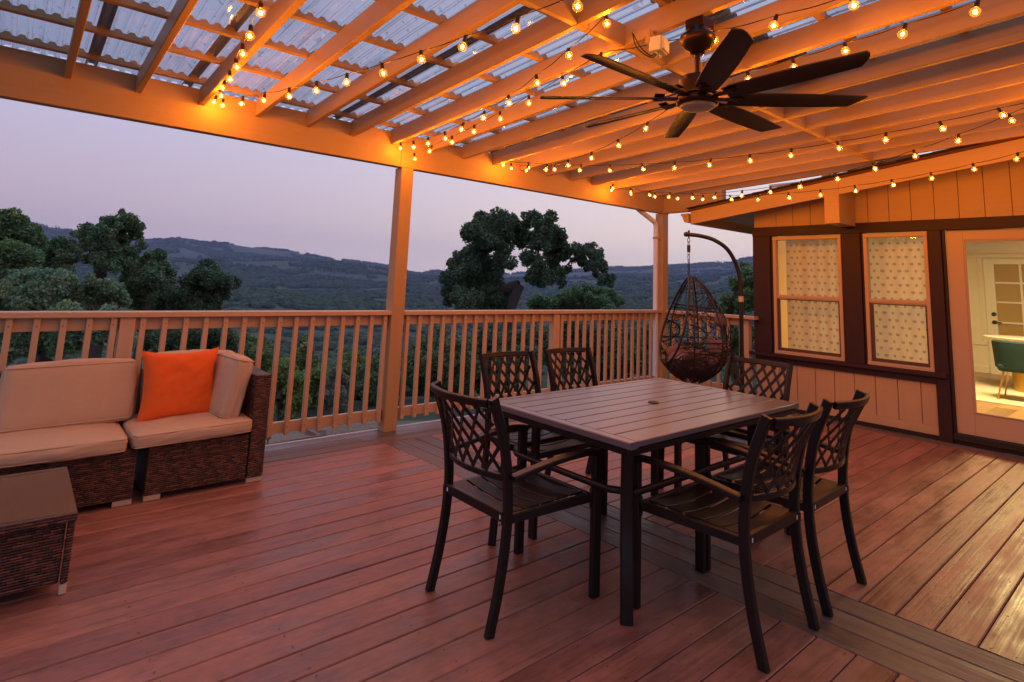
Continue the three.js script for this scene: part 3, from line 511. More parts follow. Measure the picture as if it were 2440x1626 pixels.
// ---------- patio chairs ----------
function makeChair() {                                                  // faces +z, origin on the floor below the seat
  const c = new THREE.Group();
  const RW = 0.213, FW = 0.256;
  for (const s of [-1, 1]) {
    mesh('back_post', ribbon([V(s * RW, 0.001, -0.300), V(s * RW, 0.16, -0.262), V(s * RW, 0.33, -0.236), V(s * RW, 0.50, -0.232), V(s * RW, 0.70, -0.262), V(s * RW, 0.890, -0.330)], V(1, 0, 0), 0.026, 0.040, 26, 0.004), M.metal, c);
    mesh('leg', bar('y', 0.594, 0.030, 0.048, 0.004), M.metal, c, [s * FW, 0.298, 0.252]);
    mesh('armrest', ribbon([V(s * FW, 0.606, 0.274), V(s * FW, 0.614, 0.20), V(s * (FW - 0.004), 0.612, 0.06), V(s * (FW - 0.014), 0.596, -0.08), V(s * (RW + 0.024), 0.574, -0.235)], V(1, 0, 0), 0.042, 0.022, 20, 0.004), M.metal, c);
    mesh('side_rail', bar('z', 0.500, 0.024, 0.036, 0.003), M.metal, c, [s * 0.226, 0.412, -0.003], [0, s * 0.06, 0]);
    mesh('bracket', ribbon([V(s * 0.243, 0.45, 0.236), V(s * 0.250, 0.41, 0.226), V(s * 0.243, 0.37, 0.236)], V(0, 0, 1), 0.016, 0.012, 6, 0.002), M.metal, c);
    mesh('sticker', new THREE.BoxGeometry(0.008, 0.016, 0.001), M.white, c, [s * 0.19, 0.418, -0.2515]);
  }
  mesh('rear_rail', bar('x', 0.40, 0.024, 0.040, 0.003), M.metal, c, [0, 0.418, -0.238]);
  mesh('front_rail', bar('x', 0.46, 0.024, 0.032, 0.003), M.metal, c, [0, 0.410, 0.236]);
  const sag = (x) => -0.016 * (1 - (x / 0.2) ** 2);
  const zs = [-0.222, -0.132, -0.046, 0.040, 0.126, 0.220];
  for (let i = 0; i < 5; i++) { const w = zs[i + 1] - zs[i] - 0.012, zc = (zs[i] + zs[i + 1]) / 2; mesh('seat_slat', ribbon([-0.208, -0.104, 0, 0.104, 0.208].map(x => V(x, 0.428 + sag(x), zc)), V(0, 0, 1), w, 0.007, 12, 0.0015), M.metal, c); }
  // curved back: rails and lattice follow z = zb(y) - bow(x)
  const zb = y => y < 0.5 ? -0.232 : -0.232 - 0.030 * ((y - 0.5) / 0.2) * (y < 0.7 ? (y - 0.5) / 0.2 : 1) - (y > 0.7 ? (y - 0.7) * 0.36 : 0);
  const bow = x => -0.048 * (1 - (x / RW) ** 2), S = (x, y) => V(x, y, zb(y) + bow(x));
  const arc = (y, n = 9) => Array.from({ length: n }, (_, i) => S(-RW + 0.008 + (2 * RW - 0.016) * i / (n - 1), y));
  mesh('top_rail', ribbon(arc(0.872), V(0, 1, -0.36), 0.034, 0.018, 22, 0.003), M.metal, c);
  mesh('lower_rail', ribbon(arc(0.568), V(0, 1, -0.1), 0.026, 0.014, 22, 0.003), M.metal, c);
  const y0 = 0.580, y1 = 0.856, xw = RW - 0.012, run = 0.205;           // every lattice bar crosses from rail to rail
  for (const s of [-1, 1]) for (let k = -3; k <= 5; k++) {
    const xa = -xw + 0.016 + k * 0.0745, pts = [];
    for (let i = 0; i <= 14; i++) { const t = i / 14, x = s * (xa + run * t - 0.005), y = y0 + (y1 - y0) * t; if (Math.abs(x) <= xw) { const p = S(x, y); p.z += s * 0.0016; pts.push(p); } }
    if (pts.length > 2) mesh('lattice_bar', ribbon(pts, V(s * (y1 - y0), -run, 0), 0.0195, 0.003, 8, 0.0008), M.metal, c);
  }
  return c;
}
{
  const proto = makeChair();
  const G = 'lattice back patio chairs round the table';
  [[[1.837, 0, -2.098], Math.PI / 2, 'patio chair at the left end of the table, nearest the sofa'],
   [[2.515, 0, -2.690], 0, 'patio chair on the railing side, nearer the sofa'],
   [[3.085, 0, -2.690], 0, 'patio chair on the railing side, nearer the hanging chair'],
   [[3.575, 0, -1.990], -Math.PI / 2, 'patio chair at the house end of the table, in front of the window'],
   [[2.425, 0, -1.430], Math.PI, 'patio chair on the near side, feet closest to the picture bottom'],
   [[2.990, 0, -1.440], Math.PI + 0.03, 'patio chair on the near side, closer to the house door']].forEach(([p, a, label]) => {
    const c = proto.clone(); c.name = numbered('patio_chair'); c.position.set(...p); c.rotation.y = a; c.userData = { label, category: 'chair', group: G }; scene.add(c);
  });
}

// ---------- wicker sofa ----------
const uvBox = (g, s = 1) => { const p = g.attributes.position, n = g.attributes.normal, uv = new Float32Array(p.count * 2); for (let i = 0; i < p.count; i++) { const ax = Math.abs(n.getX(i)), ay = Math.abs(n.getY(i)), az = Math.abs(n.getZ(i)); const [u, v] = ay > ax && ay > az ? [p.getX(i), p.getZ(i)] : ax > az ? [p.getZ(i), p.getY(i)] : [p.getX(i), p.getY(i)]; uv[i * 2] = u * s; uv[i * 2 + 1] = v * s; } g.setAttribute('uv', new THREE.BufferAttribute(uv, 2)); return g; };
const wick = (x0, x1, y0, y1, z0, z1) => uvBox(new RoundedBoxGeometry(x1 - x0, y1 - y0, z1 - z0, 2, 0.008)).translate((x0 + x1) / 2, (y0 + y1) / 2, (z0 + z1) / 2);
function cushionGeo(w, h, d, r, puff, seedN) {                          // soft box with rounded corners and slack cloth
  const g = new THREE.BoxGeometry(w, h, d, 26, 10, 26), p = g.attributes.position, v = V(), q = V();
  for (let i = 0; i < p.count; i++) {
    v.fromBufferAttribute(p, i); const ux = v.x / (w / 2), uy = v.y / (h / 2), uz = v.z / (d / 2);
    q.set(Math.max(-w / 2 + r, Math.min(w / 2 - r, v.x)), Math.max(-h / 2 + r, Math.min(h / 2 - r, v.y)), Math.max(-d / 2 + r, Math.min(d / 2 - r, v.z)));
    const o = v.clone().sub(q); if (o.lengthSq() > 0) { o.setLength(r); v.copy(q).add(o); }
    v.y += puff * Math.sign(uy) * Math.abs(uy) * (1 - ux * ux) * (1 - uz * uz);
    v.x += puff * 0.45 * Math.sign(ux) * (Math.abs(ux) ** 3) * (1 - uz * uz) * (1 - uy * uy); v.z += puff * 0.45 * Math.sign(uz) * (Math.abs(uz) ** 3) * (1 - ux * ux) * (1 - uy * uy);
    const n1 = fbm(ux * 0.5 + 0.5 + seedN * 0.13, uz * 0.5 + 0.5 + uy * 0.2, 5, 5, 200 + seedN, 3) - 0.5, n2 = fbm(ux * 0.5 + 0.5, uy * 0.5 + uz * 0.5 + 0.7, 14, 6, 300 + seedN, 3) - 0.5;
    v.addScaledVector(V(ux, uy, uz).normalize(), 0.012 * n1 + 0.007 * n2); p.setXYZ(i, v.x, v.y, v.z);
  }
  uvBox(g); const m = g; m.computeVertexNormals();
  // welded normals across the box's face edges
  const acc = new Map(), nn = m.attributes.normal, key = i => `${p.getX(i).toFixed(4)},${p.getY(i).toFixed(4)},${p.getZ(i).toFixed(4)}`;
  for (let i = 0; i < p.count; i++) { const k = key(i), a = acc.get(k) || V(); a.add(V().fromBufferAttribute(nn, i)); acc.set(k, a); }
  for (let i = 0; i < p.count; i++) { const a = acc.get(key(i)).clone().normalize(); nn.setXYZ(i, a.x, a.y, a.z); }
  return m;
}
function cushion(label, w, h, d, pos, rot, seedN, r = 0.028, puff = 0.016) {
  const o = thing('cushion', label, 'cushion', pos, 0, 'cream sofa cushions'); o.rotation.set(...rot);
  mesh('cover', cushionGeo(w, h, d, r, puff, seedN), M.cushion, o);
  const k = r * 0.42, pts = y => { const L = [], R = r * 0.9, a = w / 2 - k * 0.4, b = d / 2 - k * 0.4; for (const [sx, sz, q] of [[1, 1, 0], [-1, 1, 1], [-1, -1, 2], [1, -1, 3]]) { for (let i = 0; i <= 3; i++) { const t = (q + i / 3) * Math.PI / 2; L.push(V(sx * (a - R) + R * Math.cos(t), y, sz * (b - R) + R * Math.sin(t))); } const nx = q % 2 === 0 ? 0 : -sx, e = q % 2; for (let i = 1; i < 4; i++) L.push(e ? V(sx * a, y, sz * (b - R) * (1 - i / 2)) : V(sx * (a - R) * (1 - i / 2), y, sz * b)); } return L; };
  for (const s of [-1, 1]) mesh('piping', tube(pts(s * (h / 2 - k)), 0.0040, 120, 6, true), M.cushion, o);
  return o;
}
{
  const zf = -4.110, zr = -4.760;
  const a = thing('sofa_module', 'brown wicker sofa end module with arm, under the orange pillow', 'sofa', [0, 0, 0], 0, 'wicker sofa modules');
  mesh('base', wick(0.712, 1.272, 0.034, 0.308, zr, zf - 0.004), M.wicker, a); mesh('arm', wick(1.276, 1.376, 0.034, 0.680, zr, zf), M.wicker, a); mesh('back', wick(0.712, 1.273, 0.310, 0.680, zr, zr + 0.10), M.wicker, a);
  for (const [x0, x1] of [[1.280, 1.374], [0.715, 0.800]]) for (const z of [zf - 0.05, zr + 0.01]) spanMesh('foot', 'x', M.foot, a, x0, x1, 0.002, 0.0335, z, z + 0.04, 0.003);
  const b = thing('sofa_module', 'brown wicker armless sofa module left of the gap, behind the coffee table', 'sofa', [0, 0, 0], 0, 'wicker sofa modules');
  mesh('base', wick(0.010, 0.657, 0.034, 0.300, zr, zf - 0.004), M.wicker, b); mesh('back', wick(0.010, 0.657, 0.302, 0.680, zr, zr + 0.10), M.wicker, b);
  for (const [x0, x1] of [[0.564, 0.656], [0.012, 0.10]]) for (const z of [zf - 0.05, zr + 0.01]) spanMesh('foot', 'x', M.foot, b, x0, x1, 0.002, 0.0335, z, z + 0.04, 0.003);
  const c = thing('sofa_module', 'brown wicker sofa module cut off by the left edge of the picture', 'sofa', [0, 0, 0], 0, 'wicker sofa modules');
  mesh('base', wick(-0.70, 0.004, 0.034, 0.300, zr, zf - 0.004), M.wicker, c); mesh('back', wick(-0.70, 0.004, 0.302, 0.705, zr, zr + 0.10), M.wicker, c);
  for (const [x0, x1] of [[-0.09, 0.0], [-0.69, -0.6]]) for (const z of [zf - 0.05, zr + 0.01]) spanMesh('foot', 'x', M.foot, c, x0, x1, 0.002, 0.0335, z, z + 0.04, 0.003);
  cushion('cream seat cushion under the orange pillow', 0.655, 0.088, 0.60, [0.952, 0.356, -4.390], [0, 0, 0.022], 1);
  cushion('cream seat cushion next to it, behind the coffee table', 0.66, 0.088, 0.60, [0.268, 0.346, -4.380], [0, 0, 0], 2);
  cushion('cream back cushion behind the orange pillow', 0.54, 0.40, 0.13, [0.985, 0.585, -4.585], [-0.10, 0, 0], 3, 0.03, 0.02);
  cushion('cream side cushion leaning on the wicker arm', 0.125, 0.385, 0.43, [1.172, 0.588, -4.395], [0, 0.10, -0.20], 4, 0.03, 0.014);
  cushion('large cream back cushion left of the orange pillow', 0.645, 0.365, 0.14, [0.335, 0.575, -4.560], [-0.12, 0, 0.015], 5, 0.03, 0.022);
  cushion('cream seat cushion at the left edge of the picture', 0.66, 0.088, 0.60, [-0.405, 0.346, -4.380], [0, 0, 0], 6);
  // orange throw pillow with pulled corners
  const n = 30, g = new THREE.BoxGeometry(0.42, 0.42, 0.2, n, n, 1), p = g.attributes.position;
  for (let i = 0; i < p.count; i++) {
    const x = p.getX(i) / 0.21, y = p.getY(i) / 0.21, s = Math.sign(p.getZ(i));
    const e = Math.max(0, (1 - x ** 4)) ** 0.55 * Math.max(0, (1 - y ** 4)) ** 0.55, pull = 1 - 0.10 * (1 - Math.min(Math.abs(x), Math.abs(y)) ** 2.2) * Math.max(Math.abs(x), Math.abs(y)) ** 2 + 0.03 * (x * x * y * y) ** 2;
    const w = fbm(x * 0.5 + 0.5, y * 0.5 + 0.5, 6, 6, 401, 3) - 0.5, w2 = fbm(x * 0.5 + 0.5, y * 0.5 + 0.5, 14, 9, 402, 3) - 0.5;
    p.setXYZ(i, x * 0.224 * pull, y * 0.222 * pull, s * (0.004 + 0.060 * e * (1 + 0.28 * w) + 0.010 * w2 * e));
  }
  uvBox(g); g.computeVertexNormals();
  const pl = thing('throw_pillow', 'bright orange square throw pillow', 'pillow', [0.897, 0.600, -4.452]); pl.rotation.set(-0.17, 0.02, 0.008); mesh('cover', g, M.orange, pl);
}
{ // coffee table
  const t = thing('coffee_table', 'low brown wicker coffee table with a glass top', 'table', [-0.13, 0, -3.55]);
  const X = 0.445, Z = 0.365;
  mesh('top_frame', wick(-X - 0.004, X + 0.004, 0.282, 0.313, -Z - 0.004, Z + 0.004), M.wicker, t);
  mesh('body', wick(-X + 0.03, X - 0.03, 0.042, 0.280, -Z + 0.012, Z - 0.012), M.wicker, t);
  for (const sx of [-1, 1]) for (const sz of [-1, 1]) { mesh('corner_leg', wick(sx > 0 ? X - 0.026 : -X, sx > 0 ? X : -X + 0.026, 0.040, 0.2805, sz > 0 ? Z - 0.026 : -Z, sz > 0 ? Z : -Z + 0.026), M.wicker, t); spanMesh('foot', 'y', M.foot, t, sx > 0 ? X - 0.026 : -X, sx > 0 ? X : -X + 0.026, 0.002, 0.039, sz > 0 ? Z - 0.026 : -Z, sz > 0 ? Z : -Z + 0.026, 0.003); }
  mesh('glass_top', new RoundedBoxGeometry(2 * X + 0.006, 0.005, 2 * Z + 0.006, 2, 0.002), M.glassTop, t, [0, 0.3165, 0]);
}

// ---------- hanging egg chair ----------
{
  const st = thing('egg_chair_stand', 'dark curved steel stand holding up the egg chair', 'stand', [0, 0, 0]);
  const B = V(6.115, 0, -3.315), tip = V(5.585, 1.935, -3.640), L = (f, y) => V(B.x + (tip.x - B.x) * f, y, B.z + (tip.z - B.z) * f);
  mesh('pole', tube([L(0, 0.03), L(0, 0.5), L(0, 1.0), L(0.0, 1.36), L(0.06, 1.60), L(0.24, 1.80), L(0.50, 1.905), L(0.78, 1.945), L(1.04, 1.955)], 0.0225, 90, 14), M.eggWicker, st);
  mesh('end_cap', new THREE.SphereGeometry(0.029, 18, 12), M.eggWicker, st, [...L(1.045, 1.955)]);
  mesh('eye_bolt', new THREE.CylinderGeometry(0.009, 0.009, 0.085, 10), M.eggWicker, st, [...L(0.995, 1.955)]);
  mesh('nut', new THREE.SphereGeometry(0.013, 10, 8), M.eggWicker, st, [...L(0.995, 1.99)]);
  mesh('sleeve', new THREE.CylinderGeometry(0.027, 0.027, 0.055, 16), M.eggWicker, st, [B.x, 0.62, B.z]);
  mesh('hang_tag', new THREE.CylinderGeometry(0.0262, 0.0262, 0.062, 16), M.foot, st, [B.x, 1.265, B.z]);
  for (let k = 0; k < 5; k++) { const a = 0.4 + k * 2 * Math.PI / 5 * 0.8 + 1.5; mesh('base_foot', tube([V(B.x, 0.035, B.z), V(B.x + 0.3 * Math.cos(a), 0.03, B.z + 0.3 * Math.sin(a)), V(B.x + 0.62 * Math.cos(a), 0.022, B.z + 0.62 * Math.sin(a))], 0.02, 10, 8), M.eggWicker, st); }
  // basket
  const H = 1.165, Y0 = 0.335, eg = thing('egg_chair', 'dark woven wicker egg chair hanging in the deck corner', 'hanging chair', [5.635, Y0, -3.690]);
  const face = new THREE.Vector2(-0.80, -0.56).normalize(), F = V(face.x, 0, face.y), Sd = V(-F.z, 0, F.x);
  const rad = t => { const s = Math.sin(Math.PI * Math.pow(t, 0.80)); return 0.425 * Math.pow(Math.max(0, s), 0.72) * (1 - 0.10 * t); };
  const open = t => -0.02 + 0.335 * (1 - t) ** 0.9;                       // forward limit of the shell at height t
  const pt = (t, a, k = 1) => { const r = rad(t) * k; return V(0, t * H, 0).addScaledVector(F, -0.06 + r * Math.cos(a) * 0.98).addScaledVector(Sd, r * Math.sin(a) * 0.92); };
  const fwd = p => p.x * F.x + p.z * F.z;
  const rim = []; const side = s => { const L = []; for (let i = 1; i < 40; i++) { const t = 0.045 + 0.945 * i / 40, r = rad(t), c = (open(t) + 0.06) / (r * 0.98); if (Math.abs(c) < 1) L.push(pt(t, s * Math.acos(c))); } return L; };
  const la = side(1), lb = side(-1); rim.push(...la, V(0, H * 0.995, 0).addScaledVector(F, -0.03), ...lb.reverse());
  const low = pt(0.055, 0); rim.push(low);
  mesh('rim', tube(rim, 0.0125, 140, 9, true), M.eggWicker, eg);
  const strands = [];
  const strand = (t0, a0, t1, a1, w, r) => { let run = []; const flush = () => { if (run.length > 2) strands.push(tube(run, r, run.length * 2, 4)); run = []; }; for (let i = 0; i <= 22; i++) { const u = i / 22, t = t0 + (t1 - t0) * u + w * Math.sin(u * Math.PI * 3 + a0 * 7) * 0.03, a = a0 + (a1 - a0) * u; if (t < 0.012 || t > 0.995) { flush(); continue; } const p = pt(t, a, 1 + 0.012 * Math.sin(u * 40 + a0 * 5)); if (fwd(p) < open(t) + 0.003) run.push(p); else flush(); } flush(); };
  for (let k = 0; k < 150; k++) { const a = rr(0.2, 6.08), t = rr(0.02, 0.98); strand(t, a, Math.min(0.99, Math.max(0.01, t + rr(-0.5, 0.5))), a + rr(-1.9, 1.9), rr(-1, 1), rr(0.0030, 0.0042)); }
  for (let k = 0; k < 150; k++) { const a = rr(0.0, 6.28), t = rr(0.02, 0.36); strand(t, a, Math.min(0.42, Math.max(0.01, t + rr(-0.25, 0.25))), a + rr(-2.2, 2.2), rr(-1, 1), rr(0.0035, 0.0048)); }
  for (let k = 0; k < 60; k++) { const a = rr(0.0, 6.28); strand(rr(0.01, 0.05), a, rr(0.10, 0.30), a + rr(-1.2, 1.2), rr(-1, 1), 0.0048); }
  const weave = mesh('weave', merge(strands), M.eggWicker, eg); stuff(weave);
  for (const a of [1.25, 2.1, 3.14, 4.18, 5.03]) { const L = []; for (let i = 1; i < 30; i++) { const t = i / 30, p = pt(t, a, 0.985); if (fwd(p) < open(t) + 0.01) L.push(p); } if (L.length > 3) mesh('frame_rib', tube(L, 0.0085, 50, 7), M.eggWicker, eg); }
  for (const [t0, w] of [[0.40, 0], [0.685, 0.02], [0.715, 0.02]]) { const L = []; for (let i = 0; i <= 60; i++) { const a = 2 * Math.PI * i / 60, p = pt(t0 + w * Math.cos(a), a, 0.985); if (fwd(p) < open(t0) + 0.005) L.push(p); } mesh('frame_hoop', tube(L, 0.0085, 70, 7), M.eggWicker, eg); }
  for (const s of [1, -1]) { const L = []; for (let i = 0; i <= 18; i++) { const q = -1.35 + 2.7 * i / 18, t = 0.455 + 0.105 * Math.sin(q), r = rad(t), lim = Math.acos(Math.max(-1, Math.min(1, (open(t) + 0.06) / (r * 0.98)))); L.push(pt(t, s * (lim + 0.62 * Math.cos(q)), 1.005)); } mesh('arm_loop', tube(L, 0.0095, 44, 8), M.eggWicker, eg); }
  mesh('base_shell', (() => { const g = new THREE.SphereGeometry(1, 40, 14), p = g.attributes.position; for (let i = 0; i < p.count; i++) { const v = V().fromBufferAttribute(p, i).normalize(), t = 0.03 + 0.145 * (v.y + 1) / 2, r = rad(t) * 0.955 * Math.min(1, Math.hypot(v.x, v.z) * 1.15 + 0.02), q = V(0, t * H, 0).addScaledVector(F, -0.06 + r * v.x).addScaledVector(Sd, r * v.z * 0.92); p.setXYZ(i, q.x, q.y, q.z); } g.computeVertexNormals(); return g; })(), M.eggWicker, eg);
  // chain
  const ch = thing('hanging_chain', 'dark chain with a spring between the stand and the egg chair', 'chain', [tip.x + 0.0025, 0, tip.z]);
  let y = 1.915; const link = (h, r, f, nm = 'link') => { const pts = []; for (let i = 0; i < 12; i++) { const a = i / 12 * Math.PI * 2; pts.push(f ? V(r * Math.cos(a), h / 2 * Math.sin(a), 0) : V(0, h / 2 * Math.sin(a), r * Math.cos(a))); } mesh(nm, tube(pts, 0.0038, 24, 6, true), M.eggWicker, ch, [0, y - h / 2, 0]); y -= h - 0.008; };
  link(0.05, 0.014, 0); link(0.05, 0.014, 1); mesh('spring_cover', new THREE.CylinderGeometry(0.019, 0.019, 0.075, 14), M.eggWicker, ch, [0, y - 0.034, 0]); y -= 0.066; link(0.04, 0.016, 1); link(0.065, 0.012, 0, 'carabiner');
  for (let k = 0; y > 1.525; k++) link(0.036, 0.011, k % 2);
  // cushion: tufted lobes
  const cu = thing('egg_chair_cushion', 'puffy dusty pink cushion inside the egg chair', 'cushion', [5.635, Y0, -3.690]);
  const lobes = [], lobe = (f, s, yy, rx, ry2, rz, tilt) => { const g = new THREE.SphereGeometry(1, 30, 20), p = g.attributes.position; for (let i = 0; i < p.count; i++) { const v = V().fromBufferAttribute(p, i), n = 1 + 0.12 * (fbm(v.x * 0.3 + 0.5, v.y * 0.3 + v.z * 0.3 + 0.5, 6, 6, 511 + lobes.length, 3) - 0.5); const e = w => Math.sign(w) * Math.abs(w) ** 0.8; p.setXYZ(i, e(v.x) * rx * n, e(v.y) * ry2 * n, e(v.z) * rz * n); } uvBox(g); g.computeVertexNormals(); g.rotateZ(tilt || 0).rotateY(Math.atan2(-F.z, F.x)); const c = V(0, yy, 0).addScaledVector(F, f).addScaledVector(Sd, s); g.translate(c.x, c.y, c.z); lobes.push(g); };
  lobe(0.02, 0.11, 0.225, 0.14, 0.085, 0.14); lobe(0.02, -0.12, 0.225, 0.14, 0.085, 0.14); lobe(-0.14, 0.11, 0.235, 0.16, 0.095, 0.14); lobe(-0.14, -0.12, 0.235, 0.16, 0.095, 0.14);
  lobe(0.115, 0.06, 0.235, 0.05, 0.10, 0.12, 0.4); lobe(0.105, -0.11, 0.245, 0.05, 0.10, 0.11, 0.4); lobe(0.0, 0.225, 0.30, 0.15, 0.085, 0.05); lobe(0.0, -0.235, 0.30, 0.15, 0.085, 0.05); lobe(-0.33, 0.09, 0.37, 0.045, 0.12, 0.11, -0.1); lobe(-0.33, -0.11, 0.37, 0.045, 0.12, 0.11, -0.1); lobe(-0.375, 0.0, 0.69, 0.03, 0.075, 0.12, 0.12);
  mesh('padding', merge(lobes), M.eggCushion, cu);
}

// ---------- ceiling fan ----------
{
  const f = thing('ceiling_fan', 'dark eight blade ceiling fan hanging from the rafters', 'fan', [2.452, 2.29, -1.545]);
  const lathe = (a, n = 40) => new THREE.LatheGeometry(a.map(p => new THREE.Vector2(...p)), n);
  mesh('mounting_block', bar('x', 0.10, 0.10, 0.055, 0.004), M.fanMetal, f, [0.02, 0.400, 0]);
  mesh('canopy', lathe([[0, 0.375], [0.052, 0.375], [0.062, 0.345], [0.085, 0.335], [0.089, 0.320], [0.083, 0.295], [0.062, 0.265], [0.036, 0.250], [0.034, 0.240], [0, 0.240]]), M.fanMetal, f);
  mesh('downrod', lathe([[0, 0.27], [0.0145, 0.27], [0.0145, 0.145], [0.021, 0.140], [0.021, 0.120], [0, 0.120]], 20), M.fanMetal, f);
  mesh('motor_housing', lathe([[0, 0.125], [0.070, 0.122], [0.093, 0.110], [0.099, 0.092], [0.101, 0.030], [0.103, 0.022], [0.100, 0.012], [0, 0.012]]), M.fanMetal, f);
  mesh('light_ring', lathe([[0, -0.028], [0.088, -0.028], [0.100, -0.024], [0.106, -0.008], [0.104, 0.008], [0.092, 0.012], [0, 0.012]]), M.fanMetal, f);
  mesh('lens', lathe([[0, -0.052], [0.05, -0.049], [0.076, -0.042], [0.089, -0.030], [0, -0.030]]), M.lens, f);
  const blade = (() => {                                                 // twisted, slightly cambered blade with an angled tip
    const N = 14, K = 6, P = [], I = []; 
    for (const s of [1, -1]) for (let i = 0; i <= N; i++) for (let k = 0; k <= K; k++) {
      const u = i / N, v = k / K - 0.5, tip = i === N ? 0.055 * v + 0.02 * Math.cos(v * Math.PI) : 0, r = 0.150 + 0.610 * u + tip, w = (0.098 + 0.020 * Math.sin(u * Math.PI)) * (i === 0 ? 0.8 : 1), a = -0.27 + 0.07 * u;
      P.push(r, -Math.sin(a) * w * v + 0.006 * Math.cos(v * Math.PI) + s * 0.0028, Math.cos(a) * w * v);
    }
    const row = K + 1, half = (N + 1) * row;
    for (let i = 0; i < N; i++) for (let k = 0; k < K; k++) { const a = i * row + k, b = a + row; I.push(a, a + 1, b, b, a + 1, b + 1); const c = a + half, d = b + half; I.push(c, d, c + 1, d, d + 1, c + 1); }
    const edge = []; for (let k = 0; k < K; k++) edge.push([k, k + 1], [N * row + k + 1, N * row + k]); for (let i = 0; i < N; i++) edge.push([(i + 1) * row, i * row], [i * row + K, (i + 1) * row + K]);
    for (const [a, b] of edge) I.push(a, b, a + half, b, b + half, a + half);
    let g = new THREE.BufferGeometry(); g.setAttribute('position', new THREE.Float32BufferAttribute(P, 3)); g.setAttribute('uv', new THREE.Float32BufferAttribute(P.flatMap((_, i) => i % 3 === 0 ? [P[i], P[i + 2]] : []), 2)); g.setIndex(I); g = g.toNonIndexed(); g.computeVertexNormals(); return g;
  })();
  const iron = merge([bar('x', 0.12, 0.045, 0.007, 0.002).translate(0.135, 0.004, 0), bar('x', 0.05, 0.07, 0.006, 0.002).rotateX(0.24).translate(0.19, 0.011, 0)]);
  const a0 = Math.atan2(-(-2.07 + 1.545), 1.94 - 2.452);
  for (let k = 0; k < 8; k++) { const b = mesh('blade', blade, M.fanBlade, f, [0, 0.004, 0], [0, a0 + k * Math.PI / 4, 0]); mesh('blade_iron', iron, M.fanMetal, b, [0, -0.004, 0]); }
}
{ // junction box on the blocking
  const j = thing('junction_box', 'white weatherproof junction box with cables beside the fan', 'electrical box', [2.475, 2.655, -1.80]);
  j.rotation.y = 0.25;
  mesh('box', new RoundedBoxGeometry(0.10, 0.085, 0.07, 3, 0.008), M.white, j); mesh('lid', new RoundedBoxGeometry(0.088, 0.073, 0.012, 2, 0.005), M.white, j, [0, 0, 0.040]);
  mesh('mount', bar('y', 0.075, 0.09, 0.03, 0.003), M.paint, j, [-0.005, 0.045, -0.04]);
  for (let k = 0; k < 3; k++) mesh('cable_gland', new THREE.CylinderGeometry(0.007, 0.008, 0.016, 10), M.white, j, [-0.028 + 0.028 * k, -0.05, 0.0]);
  for (let k = 0; k < 2; k++) mesh('cable', tube([V(-0.03 + 0.02 * k, -0.05, 0), V(-0.06, -0.07 - 0.01 * k, -0.02), V(-0.10, -0.03, -0.06 - 0.02 * k), V(-0.11 - 0.01 * k, 0.05, -0.10)], 0.0035, 24, 6), M.black, j);
}

